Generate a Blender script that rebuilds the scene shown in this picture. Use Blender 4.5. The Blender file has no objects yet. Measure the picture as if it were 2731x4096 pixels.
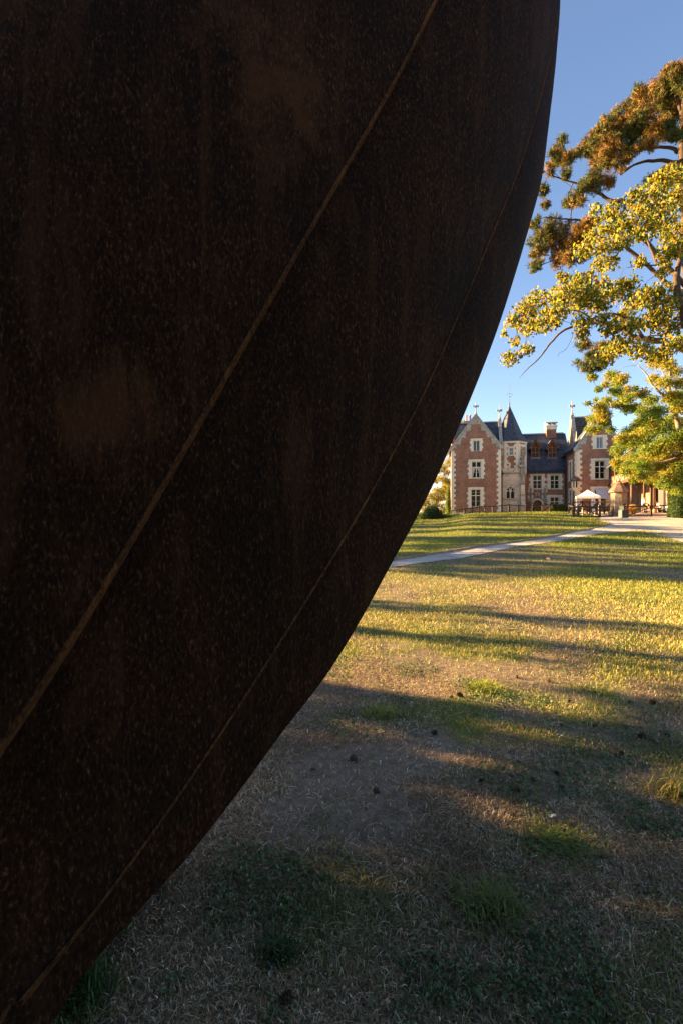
import bpy, bmesh, math, random
import numpy as np
from mathutils import Vector, Matrix
from mathutils.geometry import tessellate_polygon
random.seed(7); rng = np.random.default_rng(7)
R = math.radians
sc = bpy.context.scene
col = sc.collection

# ------------------------------------------------------------------ camera
EYE = 1.6
cam_d = bpy.data.cameras.new('camera'); cam = bpy.data.objects.new('camera', cam_d); col.objects.link(cam)
cam_d.sensor_fit = 'VERTICAL'; cam_d.sensor_height = 36; cam_d.sensor_width = 24; cam_d.lens = 16
cam_d.clip_start = 0.05; cam_d.clip_end = 3000
cam.location = (0, 0, EYE); cam.rotation_euler = (R(90), 0, 0)
sc.camera = cam
# ------------------------------------------------------------------ sky, sun, exposure
SUN_EL, SUN_FWD = 16.0, 21.0          # elevation; degrees forward of straight left
world = bpy.data.worlds.new('World'); sc.world = world; world.use_nodes = True
wn = world.node_tree.nodes; wl = world.node_tree.links
sky = wn.new('ShaderNodeTexSky'); sky.sky_type = 'NISHITA'; sky.sun_disc = False
sky.sun_elevation = R(SUN_EL); sky.sun_rotation = R(270 + SUN_FWD)
sky.altitude = 100; sky.air_density = 1.0; sky.dust_density = 0.4; sky.ozone_density = 4.0
bg = wn['Background']; bg.inputs['Strength'].default_value = 0.051
wb = wn.new('ShaderNodeMix'); wb.data_type = 'RGBA'; wb.blend_type = 'MULTIPLY'; wb.inputs['Factor'].default_value = 1
wb.inputs[7].default_value = (1.16, .92, .82, 1)      # warm camera balance, the same all over the sky
wl.new(sky.outputs[0], wb.inputs[6]); wl.new(wb.outputs[2], bg.inputs[0])
sun_d = bpy.data.lights.new('sun', 'SUN'); sun = bpy.data.objects.new('sun', sun_d); col.objects.link(sun)
sun_d.energy = 5.0; sun_d.angle = R(0.8); sun_d.color = (1.0, 0.66, 0.29)
SUN_DIR = Vector((-math.cos(R(SUN_FWD)) * math.cos(R(SUN_EL)), math.sin(R(SUN_FWD)) * math.cos(R(SUN_EL)), math.sin(R(SUN_EL))))
sun.rotation_euler = SUN_DIR.to_track_quat('Z', 'Y').to_euler(); sun.location = SUN_DIR * 60
sc.view_settings.view_transform = 'Standard'; sc.view_settings.look = 'None'
sc.view_settings.exposure = 3.0; sc.view_settings.gamma = 1.0; sc.view_settings.use_curve_mapping = False
sc.render.engine = 'CYCLES'; sc.cycles.max_bounces = 6; sc.cycles.transparent_max_bounces = 8
sc.cycles.use_adaptive_sampling = True

# ------------------------------------------------------------------ helpers
F = 1820.0
def P(px, py, d):                      # photograph pixel at a distance -> point of the place
    return Vector(((px - 1365.5) / F * d, d, EYE + (2048 - py) / F * d))

def tag(o, label=None, cat=None, group=None, kind=None):
    if label: o['label'] = label
    if cat: o['category'] = cat
    if group: o['group'] = group
    if kind: o['kind'] = kind
    return o
def empty(name, loc=(0, 0, 0), rz=0):
    o = bpy.data.objects.new(name, None); col.objects.link(o)
    o.location = loc; o.rotation_euler = (0, 0, rz); o.empty_display_size = .2
    return o
def link_mesh(name, me, mat=None, parent=None, loc=None, rot=None):
    o = bpy.data.objects.new(name, me); col.objects.link(o)
    if mat is not None and len(me.materials) == 0: me.materials.append(mat)
    if parent is not None: o.parent = parent
    if loc is not None: o.location = loc
    if rot is not None: o.rotation_euler = rot
    return o
def children_of(o): return [c for c in bpy.data.objects if c.parent == o]
def copy_tree(o, parent=None):
    c = o.copy(); col.objects.link(c); c.parent = parent
    for ch in list(o.children): copy_tree(ch, c)
    return c

class MB:
    def __init__(s): s.v = []; s.f = []
    def add(s, vs, fs):
        n = len(s.v); s.v += [tuple(v) for v in vs]; s.f += [tuple(i + n for i in f) for f in fs]; return s
    def box(s, x0, x1, y0, y1, z0, z1):
        return s.add([(x0,y0,z0),(x1,y0,z0),(x1,y1,z0),(x0,y1,z0),(x0,y0,z1),(x1,y0,z1),(x1,y1,z1),(x0,y1,z1)],
                     [(0,3,2,1),(4,5,6,7),(0,1,5,4),(1,2,6,5),(2,3,7,6),(3,0,4,7)])
    def tube(s, pts, rad, n=8, cap=True):
        pts = [Vector(p) for p in pts]
        if not isinstance(rad, (list, tuple)): rad = [rad] * len(pts)
        vs = []; fs = []; prev = None
        for i, p in enumerate(pts):
            t = (pts[min(i+1, len(pts)-1)] - pts[max(i-1, 0)])
            t = t.normalized() if t.length > 1e-9 else Vector((0, 0, 1))
            a = prev if prev is not None else (Vector((1,0,0)) if abs(t.x) < .8 else Vector((0,1,0)))
            b = t.cross(a).normalized(); a = b.cross(t).normalized(); prev = a
            for k in range(n):
                th = 2*math.pi*k/n
                vs.append(p + (a*math.cos(th) + b*math.sin(th))*rad[i])
        for i in range(len(pts)-1):
            for k in range(n):
                k2 = (k+1) % n
                fs.append((i*n+k, i*n+k2, (i+1)*n+k2, (i+1)*n+k))
        if cap: fs.append(tuple(range(n-1, -1, -1))); fs.append(tuple((len(pts)-1)*n+k for k in range(n)))
        return s.add(vs, fs)
    def bar(s, a, b, w, h=None):            # square-section bar between two points, w across, h vertical
        h = h or w; a = Vector(a); b = Vector(b); t = (b-a).normalized()
        up = Vector((0,0,1)) if abs(t.z) < .95 else Vector((0,1,0))
        x = t.cross(up).normalized()*w/2; y = x.cross(t).normalized()*h/2
        vs = [a-x-y,a+x-y,a+x+y,a-x+y,b-x-y,b+x-y,b+x+y,b-x+y]
        return s.add(vs, [(0,3,2,1),(4,5,6,7),(0,1,5,4),(1,2,6,5),(2,3,7,6),(3,0,4,7)])
    def prism(s, poly, y0, y1):             # poly in (x,z), extruded along y
        n = len(poly)
        vs = [(x, y0, z) for x, z in poly] + [(x, y1, z) for x, z in poly]
        fs = [tuple(range(n)), tuple(range(2*n-1, n-1, -1))]
        for i in range(n):
            j = (i+1) % n; fs.append((j, i, i+n, j+n))
        return s.add(vs, fs)
    def lathe(s, prof, n=12, c=(0,0,0), z_axis=True):
        vs = []; fs = []
        for r, z in prof:
            for k in range(n):
                th = 2*math.pi*(k+.5)/n; vs.append((c[0]+r*math.cos(th), c[1]+r*math.sin(th), c[2]+z))
        for i in range(len(prof)-1):
            for k in range(n):
                k2 = (k+1) % n; fs.append((i*n+k, i*n+k2, (i+1)*n+k2, (i+1)*n+k))
        fs.append(tuple(range(n-1,-1,-1))); fs.append(tuple((len(prof)-1)*n+k for k in range(n)))
        return s.add(vs, fs)
    def mesh(s, name, mat=None, smooth=False):
        me = bpy.data.meshes.new(name); me.from_pydata(s.v, [], s.f)
        if mat is not None: me.materials.append(mat)
        if smooth: me.polygons.foreach_set('use_smooth', [True]*len(me.polygons))
        me.update(); return me
    def build(s, name, mat, parent=None, loc=None, rot=None, smooth=False):
        return link_mesh(name, s.mesh(name, mat, smooth), None, parent, loc, rot)

_boxes = {}
def box_obj(name, w, t, h, mat, parent=None, loc=(0,0,0), rot=None, bev=0):   # shared-mesh box: x centred, y centred, z from 0
    k = (round(w,2), round(t,2), round(h,2), mat.name, bev)
    if k not in _boxes:
        m = MB().box(-w/2, w/2, -t/2, t/2, 0, h).mesh(name, mat)
        if bev:
            bm = bmesh.new(); bm.from_mesh(me := m); bmesh.ops.bevel(bm, geom=bm.edges[:], offset=bev, segments=1, affect='EDGES'); bm.to_mesh(me); bm.free()
        _boxes[k] = m
    return link_mesh(name, _boxes[k], None, parent, loc, rot)

def quads_mesh(name, verts, nper, cols=None, mat=None, faces=None):
    """verts (N, nper, 3): one n-gon each (or `faces` index pattern per item); cols (N,3)"""
    N = verts.shape[0]
    faces = faces or [tuple(range(nper))]
    me = bpy.data.meshes.new(name)
    sizes = [len(f) for f in faces]; flat = np.concatenate([np.array(f) for f in faces])
    nl = len(flat)
    me.vertices.add(N*nper); me.vertices.foreach_set('co', verts.reshape(-1).astype(np.float32))
    idx = (flat[None, :] + (np.arange(N)*nper)[:, None]).reshape(-1).astype(np.int32)
    me.loops.add(N*nl); me.loops.foreach_set('vertex_index', idx)
    st = np.concatenate([[0], np.cumsum(sizes)[:-1]])
    me.polygons.add(N*len(faces))
    me.polygons.foreach_set('loop_start', (st[None, :] + (np.arange(N)*nl)[:, None]).reshape(-1).astype(np.int32))
    me.update(calc_edges=True)
    if cols is not None:
        ca = me.color_attributes.new('Col', 'FLOAT_COLOR', 'POINT')
        c = np.ones((N, nper, 4), np.float32); c[:, :, :3] = cols[:, None, :]
        ca.data.foreach_set('color', c.reshape(-1))
    if mat: me.materials.append(mat)
    me.validate(); return me

# ------------------------------------------------------------------ materials
def new_mat(name):
    m = bpy.data.materials.new(name); m.use_nodes = True
    return m, m.node_tree.nodes, m.node_tree.links, m.node_tree.nodes['Principled BSDF']
def plain(name, c, rough=.7, var=.25, scale=6, metal=0, bump=0, spec=.3, var2=None, fine=0):
    m, n, l, b = new_mat(name)
    tc = n.new('ShaderNodeTexCoord'); no = n.new('ShaderNodeTexNoise'); no.inputs['Scale'].default_value = scale
    no.inputs['Detail'].default_value = 6; no.inputs['Roughness'].default_value = .65
    l.new(tc.outputs['Object'], no.inputs['Vector'])
    r = n.new('ShaderNodeValToRGB'); r.color_ramp.elements[0].position = .3; r.color_ramp.elements[1].position = .72
    lo = [x*(1-var) for x in c]; hi = var2 or [min(1, x*(1+var)) for x in c]
    r.color_ramp.elements[0].color = (*lo, 1); r.color_ramp.elements[1].color = (*hi, 1)
    l.new(no.outputs['Fac'], r.inputs['Fac']); l.new(r.outputs['Color'], b.inputs['Base Color'])
    b.inputs['Roughness'].default_value = rough; b.inputs['Metallic'].default_value = metal
    b.inputs['Specular IOR Level'].default_value = spec
    if bump:
        bp = n.new('ShaderNodeBump'); bp.inputs['Strength'].default_value = bump; bp.inputs['Distance'].default_value = .02
        n2 = n.new('ShaderNodeTexNoise'); n2.inputs['Scale'].default_value = fine or scale*5; n2.inputs['Detail'].default_value = 5
        l.new(tc.outputs['Object'], n2.inputs['Vector']); l.new(n2.outputs['Fac'], bp.inputs['Height']); l.new(bp.outputs[0], b.inputs['Normal'])
    return m
def leafmat(name, trans=.45, rough=.55, spec=.25, mult=1.0):
    m, n, l, b = new_mat(name)
    at = n.new('ShaderNodeAttribute'); at.attribute_name = 'Col'
    oi = n.new('ShaderNodeObjectInfo')
    tr = n.new('ShaderNodeBsdfTranslucent'); mx = n.new('ShaderNodeMixShader'); mx.inputs[0].default_value = trans
    l.new(at.outputs['Color'], b.inputs['Base Color']); l.new(at.outputs['Color'], tr.inputs['Color'])
    b.inputs['Roughness'].default_value = rough; b.inputs['Specular IOR Level'].default_value = spec
    l.new(b.outputs[0], mx.inputs[1]); l.new(tr.outputs[0], mx.inputs[2]); l.new(mx.outputs[0], n['Material Output'].inputs['Surface'])
    return m
def brick_mat(name, c1, c2, mortar, scale=1.0):
    m, n, l, b = new_mat(name)
    tc = n.new('ShaderNodeTexCoord'); sp = n.new('ShaderNodeSeparateXYZ'); cb = n.new('ShaderNodeCombineXYZ')
    l.new(tc.outputs['Object'], sp.inputs[0]); l.new(sp.outputs['X'], cb.inputs['X']); l.new(sp.outputs['Z'], cb.inputs['Y'])
    br = n.new('ShaderNodeTexBrick'); br.inputs['Scale'].default_value = 1.0
    br.inputs['Brick Width'].default_value = .23*scale; br.inputs['Row Height'].default_value = .075*scale
    br.inputs['Mortar Size'].default_value = .011*scale; br.inputs['Color1'].default_value = (*c1, 1); br.inputs['Color2'].default_value = (*c2, 1)
    br.inputs['Mortar'].default_value = (*mortar, 1); br.inputs['Bias'].default_value = -.1
    l.new(cb.outputs[0], br.inputs['Vector'])
    no = n.new('ShaderNodeTexNoise'); no.inputs['Scale'].default_value = .8; no.inputs['Detail'].default_value = 8; no.inputs['Roughness'].default_value = .7
    l.new(tc.outputs['Object'], no.inputs['Vector'])
    r = n.new('ShaderNodeValToRGB'); r.color_ramp.elements[0].position = .35; r.color_ramp.elements[0].color = (.62,.6,.6,1)
    r.color_ramp.elements[1].position = .7; r.color_ramp.elements[1].color = (1.12,1.1,1.08,1)
    l.new(no.outputs['Fac'], r.inputs['Fac'])
    n3 = n.new('ShaderNodeTexNoise'); n3.inputs['Scale'].default_value = 9; n3.inputs['Detail'].default_value = 4
    l.new(tc.outputs['Object'], n3.inputs['Vector'])
    r3 = n.new('ShaderNodeValToRGB'); r3.color_ramp.elements[0].position = .3; r3.color_ramp.elements[0].color = (.7,.7,.72,1); r3.color_ramp.elements[1].position = .7; r3.color_ramp.elements[1].color = (1.2,1.15,1.1,1)
    l.new(n3.outputs['Fac'], r3.inputs['Fac'])
    mx = n.new('ShaderNodeMix'); mx.data_type = 'RGBA'; mx.blend_type = 'MULTIPLY'; mx.inputs['Factor'].default_value = 1
    l.new(br.outputs['Color'], mx.inputs[6]); l.new(r.outputs['Color'], mx.inputs[7])
    mx2 = n.new('ShaderNodeMix'); mx2.data_type = 'RGBA'; mx2.blend_type = 'MULTIPLY'; mx2.inputs['Factor'].default_value = 1
    l.new(mx.outputs[2], mx2.inputs[6]); l.new(r3.outputs['Color'], mx2.inputs[7])
    l.new(mx2.outputs[2], b.inputs['Base Color']); b.inputs['Roughness'].default_value = .85; b.inputs['Specular IOR Level'].default_value = .2
    bp = n.new('ShaderNodeBump'); bp.inputs['Strength'].default_value = .6; bp.inputs['Distance'].default_value = .012; bp.invert = True
    l.new(br.outputs['Fac'], bp.inputs['Height']); l.new(bp.outputs[0], b.inputs['Normal'])
    return m
def slate_mat(name, c, row=.14, w=.22):
    m, n, l, b = new_mat(name)
    tc = n.new('ShaderNodeTexCoord'); sp = n.new('ShaderNodeSeparateXYZ'); cb = n.new('ShaderNodeCombineXYZ')
    ad = n.new('ShaderNodeMath'); ad.operation = 'ADD'
    l.new(tc.outputs['Object'], sp.inputs[0]); l.new(sp.outputs['X'], ad.inputs[0]); l.new(sp.outputs['Y'], ad.inputs[1])
    l.new(ad.outputs[0], cb.inputs['X']); l.new(sp.outputs['Z'], cb.inputs['Y'])
    br = n.new('ShaderNodeTexBrick'); br.inputs['Scale'].default_value = 1.0; br.inputs['Brick Width'].default_value = w; br.inputs['Row Height'].default_value = row
    br.inputs['Mortar Size'].default_value = .008; br.inputs['Bias'].default_value = 0
    br.inputs['Color1'].default_value = (*[x*.6 for x in c], 1); br.inputs['Color2'].default_value = (*[x*1.5 for x in c], 1); br.inputs['Mortar'].default_value = (*[x*.35 for x in c], 1)
    l.new(cb.outputs[0], br.inputs['Vector'])
    no = n.new('ShaderNodeTexNoise'); no.inputs['Scale'].default_value = .9; no.inputs['Detail'].default_value = 9; no.inputs['Roughness'].default_value = .75
    l.new(tc.outputs['Object'], no.inputs['Vector'])
    r = n.new('ShaderNodeValToRGB'); r.color_ramp.elements[0].position = .35; r.color_ramp.elements[0].color = (.7,.7,.75,1); r.color_ramp.elements[1].position = .72; r.color_ramp.elements[1].color = (1.5,1.45,1.4,1)
    l.new(no.outputs['Fac'], r.inputs['Fac'])
    mx = n.new('ShaderNodeMix'); mx.data_type = 'RGBA'; mx.blend_type = 'MULTIPLY'; mx.inputs['Factor'].default_value = 1
    l.new(br.outputs['Color'], mx.inputs[6]); l.new(r.outputs['Color'], mx.inputs[7]); l.new(mx.outputs[2], b.inputs['Base Color'])
    b.inputs['Roughness'].default_value = .6; b.inputs['Specular IOR Level'].default_value = .35
    bp = n.new('ShaderNodeBump'); bp.inputs['Strength'].default_value = .5; bp.inputs['Distance'].default_value = .012; bp.invert = True
    l.new(br.outputs['Fac'], bp.inputs['Height']); l.new(bp.outputs[0], b.inputs['Normal'])
    return m

M = {}
M['brick'] = brick_mat('brick', (.34,.13,.075), (.48,.22,.135), (.42,.31,.23))
M['brick_old'] = brick_mat('brick_old', (.32,.16,.10), (.44,.26,.18), (.38,.30,.23))
M['stone'] = plain('stone', (.80,.70,.53), .8, .28, 1.6, bump=.3)
M['stone_grey'] = plain('stone_grey', (.40,.37,.31), .85, .45, 1.8, bump=.4)
M['stone_dirty'] = plain('stone_dirty', (.34,.29,.22), .85, .6, 3.0, bump=.5)
M['stone_well'] = plain('stone_well', (.20,.155,.115), .9, .5, 2.5, bump=.5)
M['ashlar'] = brick_mat('ashlar', (.86,.76,.58), (.92,.84,.68), (.78,.68,.50), 4.2)
M['slate'] = slate_mat('slate', (.055,.062,.078))
M['slate_brown'] = slate_mat('slate_brown', (.085,.07,.058))
M['shingle'] = slate_mat('shingle', (.16,.10,.065), .12, .16)
M['lead'] = plain('lead', (.30,.31,.32), .5, .2, 3)
M['glass'] = plain('glass', (.012,.011,.011), .12, .5, 1.5, spec=.18)
M['glass_light'] = plain('glass_light', (.10,.12,.15), .08, .3, 1.5, spec=.8)
M['glass_brown'] = plain('glass_brown', (.03,.022,.011), .15, .6, 1.3, spec=.15)
M['white_wood'] = plain('white_wood', (.62,.62,.60), .5, .1, 5)
M['cream_wood'] = plain('cream_wood', (.60,.55,.43), .55, .15, 5)
M['dormer_wood'] = plain('dormer_wood', (.26,.10,.045), .7, .35, 6, bump=.2)
M['door_wood'] = plain('door_wood', (.20,.10,.04), .6, .35, 4, bump=.2)
M['dark_iron'] = plain('dark_iron', (.022,.02,.02), .5, .3, 6)
M['lead_dark'] = plain('lead_dark', (.05,.055,.07), .5, .3, 3)
M['fence'] = plain('fence', (.05,.036,.029), .8, .45, 9, bump=.3)
M['fence_pale'] = plain('fence_pale', (.42,.32,.22), .8, .3, 9, bump=.3)
M['timber'] = plain('timber', (.075,.042,.025), .75, .4, 5, bump=.3)
M['plaster'] = plain('plaster', (.42,.28,.20), .85, .3, 2.5, bump=.2)
M['curtain'] = plain('curtain', (.55,.50,.42), .9, .2, 12)
M['fabric'] = plain('fabric', (.62,.62,.64), .7, .06, 2)
M['awning'] = plain('awning', (.52,.56,.62), .7, .1, 3)
M['red_cloth'] = plain('red_cloth', (.55,.03,.02), .7, .2, 4)
M['clay'] = plain('clay', (.45,.16,.08), .8, .3, 6)
M['bin'] = plain('bin', (.012,.026,.02), .4, .25, 5)
M['bin_grey'] = plain('bin_grey', (.07,.08,.09), .4, .2, 5)
M['bark'] = plain('bark', (.15,.105,.075), .9, .5, 5, bump=.8, fine=18)
M['bark_dark'] = plain('bark_dark', (.075,.05,.035), .9, .5, 5, bump=.8, fine=18)
M['bark_pale'] = plain('bark_pale', (.24,.18,.13), .9, .45, 5, bump=.8, fine=18)
M['leaf'] = leafmat('leaf', .48); M['needle'] = leafmat('needle', .15, .6, .2); M['grass'] = leafmat('grass', .3, .65, .15)
M['dense'] = leafmat('dense', .2, .6, .2)
# ------------------------------------------------------------------ ground
DK = np.array([0, 6, 10, 14, 20, 26, 32, 42, 50, 62, 80, 400.])
UK = np.array([-1.6, .0, .1, .2, .3, .42, .55, .7, 1.6])
ZT = np.array([
 [0,0,.03,.06,.15,.22,.28,.35,.40,.40,.40,.4],
 [0,0,.03,.06,.15,.22,.28,.35,.40,.40,.40,.4],
 [0,0,.04,.08,.20,.30,.36,.42,.45,.45,.50,.5],
 [0,0,.05,.10,.25,.36,.46,.58,.62,.65,.70,.7],
 [0,0,.05,.12,.30,.50,.72,1.05,1.25,1.43,1.45,1.45],
 [0,0,.05,.14,.34,.54,.76,1.12,1.38,1.60,1.60,1.6],
 [0,0,.04,.12,.34,.54,.72,.95,1.30,1.60,1.65,1.65],
 [0,0,.03,.10,.32,.50,.68,1.20,1.62,1.65,1.70,1.7],
 [0,0,.03,.10,.32,.50,.68,1.20,1.62,1.65,1.70,1.7]])
def terrain(x, y):
    x = np.asarray(x, float); y = np.asarray(y, float)
    d = np.clip(y, .5, 399.); u = np.clip(x/d, -1.59, 1.59)
    i = np.clip(np.searchsorted(UK, u, side='right')-1, 0, len(UK)-2); j = np.clip(np.searchsorted(DK, d, side='right')-1, 0, len(DK)-2)
    a = (u-UK[i])/(UK[i+1]-UK[i]); b = (d-DK[j])/(DK[j+1]-DK[j]); a = a*a*(3-2*a)
    z = ZT[i,j]*(1-a)*(1-b)+ZT[i+1,j]*a*(1-b)+ZT[i,j+1]*(1-a)*b+ZT[i+1,j+1]*a*b
    bump = .012*np.sin(x*3.1+1.3*np.sin(y*1.7))*np.sin(y*2.7+1.1*np.sin(x*2.3)) + .02*np.sin(x*.9+2)*np.sin(y*.7+x*.3)
    return z + bump
def tz(x, y): return float(terrain(x, y))
def G(px, py):                          # where a photograph pixel meets the ground
    a = (px-1365.5)/F; b = (2048-py)/F
    ds = np.exp(np.linspace(math.log(1.0), math.log(140), 900)); h = EYE+b*ds-terrain(a*ds, ds)
    k = np.argmax(h < 0) if (h < 0).any() else 899
    d = ds[k]
    if k > 0: d = ds[k-1]+(ds[k]-ds[k-1])*h[k-1]/(h[k-1]-h[k]) if h[k-1] != h[k] else d
    return Vector((a*d, d, tz(a*d, d)))

def vnoise(x, y, seed=0):               # smooth value noise, numpy
    xi = np.floor(x).astype(np.int64); yi = np.floor(y).astype(np.int64); fx = x-xi; fy = y-yi
    fx = fx*fx*(3-2*fx); fy = fy*fy*(3-2*fy)
    def h(i, j):
        n = (i*374761393+j*668265263+seed*1274126177) & 0x7fffffff
        n = ((n ^ (n >> 13))*1274126177) & 0x7fffffff
        return ((n ^ (n >> 16)) & 0xffff)/65535.
    return h(xi,yi)*(1-fx)*(1-fy)+h(xi+1,yi)*fx*(1-fy)+h(xi,yi+1)*(1-fx)*fy+h(xi+1,yi+1)*fx*fy
def fbm(x, y, seed=0):
    return (.5*vnoise(x,y,seed)+.27*vnoise(2*x,2*y,seed+1)+.15*vnoise(4.1*x,4.1*y,seed+2)+.08*vnoise(8.3*x,8.3*y,seed+3))

def ground_material():
    m, n, l, b = new_mat('lawn_soil')
    at = n.new('ShaderNodeAttribute'); at.attribute_name = 'green'
    tc = n.new('ShaderNodeTexCoord')
    no = n.new('ShaderNodeTexNoise'); no.inputs['Scale'].default_value = 14; no.inputs['Detail'].default_value = 10; no.inputs['Roughness'].default_value = .75
    l.new(tc.outputs['Object'], no.inputs['Vector'])
    soil = n.new('ShaderNodeValToRGB'); e = soil.color_ramp.elements
    e[0].position = .25; e[0].color = (.075,.054,.045,1); e[1].position = .7; e[1].color = (.25,.185,.135,1)
    l.new(no.outputs['Fac'], soil.inputs['Fac'])
    n2 = n.new('ShaderNodeTexNoise'); n2.inputs['Scale'].default_value = 5; n2.inputs['Detail'].default_value = 12; n2.inputs['Roughness'].default_value = .8
    l.new(tc.outputs['Object'], n2.inputs['Vector'])
    gr = n.new('ShaderNodeValToRGB'); e = gr.color_ramp.elements
    e[0].position = .3; e[0].color = (.055,.085,.012,1); e[1].position = .7; e[1].color = (.17,.18,.03,1)
    l.new(n2.outputs['Fac'], gr.inputs['Fac'])
    mx = n.new('ShaderNodeMix'); mx.data_type = 'RGBA'
    l.new(at.outputs['Fac'], mx.inputs['Factor']); l.new(soil.outputs['Color'], mx.inputs[6]); l.new(gr.outputs['Color'], mx.inputs[7])
    l.new(mx.outputs[2], b.inputs['Base Color']); b.inputs['Roughness'].default_value = .95; b.inputs['Specular IOR Level'].default_value = .1
    bp = n.new('ShaderNodeBump'); bp.inputs['Strength'].default_value = .8; bp.inputs['Distance'].default_value = .03
    l.new(no.outputs['Fac'], bp.inputs['Height']); l.new(bp.outputs[0], b.inputs['Normal'])
    return m
M['ground'] = ground_material()

def greenness(x, y):                    # 0 bare dry soil .. 1 green turf
    d = np.hypot(x, y)
    far = np.clip((d-4.0)/8.0, 0, 1)
    p = fbm(x*1.1+7, y*1.1+3, 11)
    q = fbm(x*.35+2, y*.35+9, 21)
    g = np.clip((p-.47)*6.0+.3, 0, 1)*.8
    g = g*(1-far)+far*np.clip(.74+(q-.5)*2.4, .1+.55*np.clip((d-14)/10,0,1), 1)
    return np.clip(g, 0, 1)

# one sheet reaching the horizon: rings around the standpoint
ang = np.concatenate([np.radians(np.linspace(-25, 205, 231)), np.radians(np.linspace(210, 330, 13))])
rad = np.concatenate([np.linspace(.3, 2, 10)[:-1], np.exp(np.linspace(math.log(2), math.log(90), 150)), [120, 180, 300, 600, 1200, 2500]])
AA, RR = np.meshgrid(ang, rad); gx = RR*np.cos(AA); gy = RR*np.sin(AA); gz = terrain(gx, gy)
nr, na = gx.shape
vs = np.stack([gx, gy, gz], -1).reshape(-1, 3).tolist()
fs = [(i*na+k, i*na+(k+1) % na, (i+1)*na+(k+1) % na, (i+1)*na+k) for i in range(nr-1) for k in range(na)]
fs.append(tuple(range(na-1, -1, -1)))
me = bpy.data.meshes.new('ground'); me.from_pydata(vs, [], fs); me.materials.append(M['ground'])
ga = me.attributes.new('green', 'FLOAT', 'POINT'); ga.data.foreach_set('value', greenness(gx, gy).reshape(-1).astype(np.float32))
me.polygons.foreach_set('use_smooth', [True]*len(me.polygons))
tag(link_mesh('ground', me), kind='structure')

# gravel path and forecourt, sheets lying on the ground
def c6(cx, cy): return (1400+.849*cx, 1950+.849*cy)
up = [c6(*p) for p in [(60,372),(195,347),(330,327),(500,299),(650,275),(800,255),(900,242),(1000,222),(1100,203),(1180,186),(1222,172)]]
lo = [c6(*p) for p in [(40,402),(180,379),(350,354),(500,338),(600,318),(720,292),(900,265),(1000,250),(1100,231),(1200,215),(1300,208)]]
def sheet(name, left, right, mat, off, n=70, m=8, kind='structure'):
    """left/right: world polylines; resample, rule between them, drape on the terrain"""
    def res(pl, n):
        pl = [Vector((p.x, p.y)) for p in pl]; L = [0]
        for a, b_ in zip(pl, pl[1:]): L.append(L[-1]+(b_-a).length)
        out = []
        for t in np.linspace(0, L[-1], n):
            k = min(max(0, int(np.searchsorted(L, t))-1), len(pl)-2); f = (t-L[k])/max(1e-6, L[k+1]-L[k]); out.append(pl[k].lerp(pl[k+1], f))
        return out
    A, B = res(left, n), res(right, n); vs = []; fs = []
    for a, b_ in zip(A, B):
        for k in range(m+1):
            p = a.lerp(b_, k/m); vs.append((p.x, p.y, tz(p.x, p.y)+off))
    for i in range(n-1):
        for k in range(m): fs.append((i*(m+1)+k, i*(m+1)+k+1, (i+1)*(m+1)+k+1, (i+1)*(m+1)+k))
    me = bpy.data.meshes.new(name); me.from_pydata(vs, [], fs); me.materials.append(mat)
    me.polygons.foreach_set('use_smooth', [True]*len(me.polygons))
    return tag(link_mesh(name, me), kind=kind)
M['gravel'] = plain('gravel', (.40,.34,.28), .95, .42, 1.1, bump=.7, fine=45)
UPW = [G(*p) for p in up]; LOW = [G(*p) for p in lo]
first = UPW[0]-Vector((2.5,.6,0)); UPW = [first-Vector((6,2.0,0)), first]+UPW
f2 = LOW[0]-Vector((2.4,.7,0)); LOW = [f2-Vector((6,2.1,0)), f2]+LOW
sheet('gravel_path', UPW, LOW, M['gravel'], .012)
# forecourt: bounded by the mound's crest, the lawn corner, the pen and the buildings
def GW(pts): return [G(*p) for p in pts]
fl = [G(2437,2096), G(2430,2090), G(2400,2086), G(2395,2080), G(2400,2072), Vector((27.5,50,0)), Vector((29,56,0)), Vector((31,62.5,0))]
fr = [G(2504,2126.5), G(2588,2123.5), G(2640,2127), G(2668,2140), G(2731,2172), Vector((22,24,0)), Vector((38,30,0)), Vector((46,40,0))]
sheet('gravel_forecourt', fl, fr, M['gravel'], .016, n=60, m=30)
M['edging'] = plain('edging', (.22,.16,.11), .85, .4, 4, bump=.3)
mb = MB(); edge = [Vector((p.x, p.y, tz(p.x, p.y)+.03)) for p in UPW[2:]]
for a, b_ in zip(edge, edge[1:]): mb.bar(a, b_, .07, .09)
o = mb.build('path_edging', M['edging']); tag(o, kind='structure')
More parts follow.
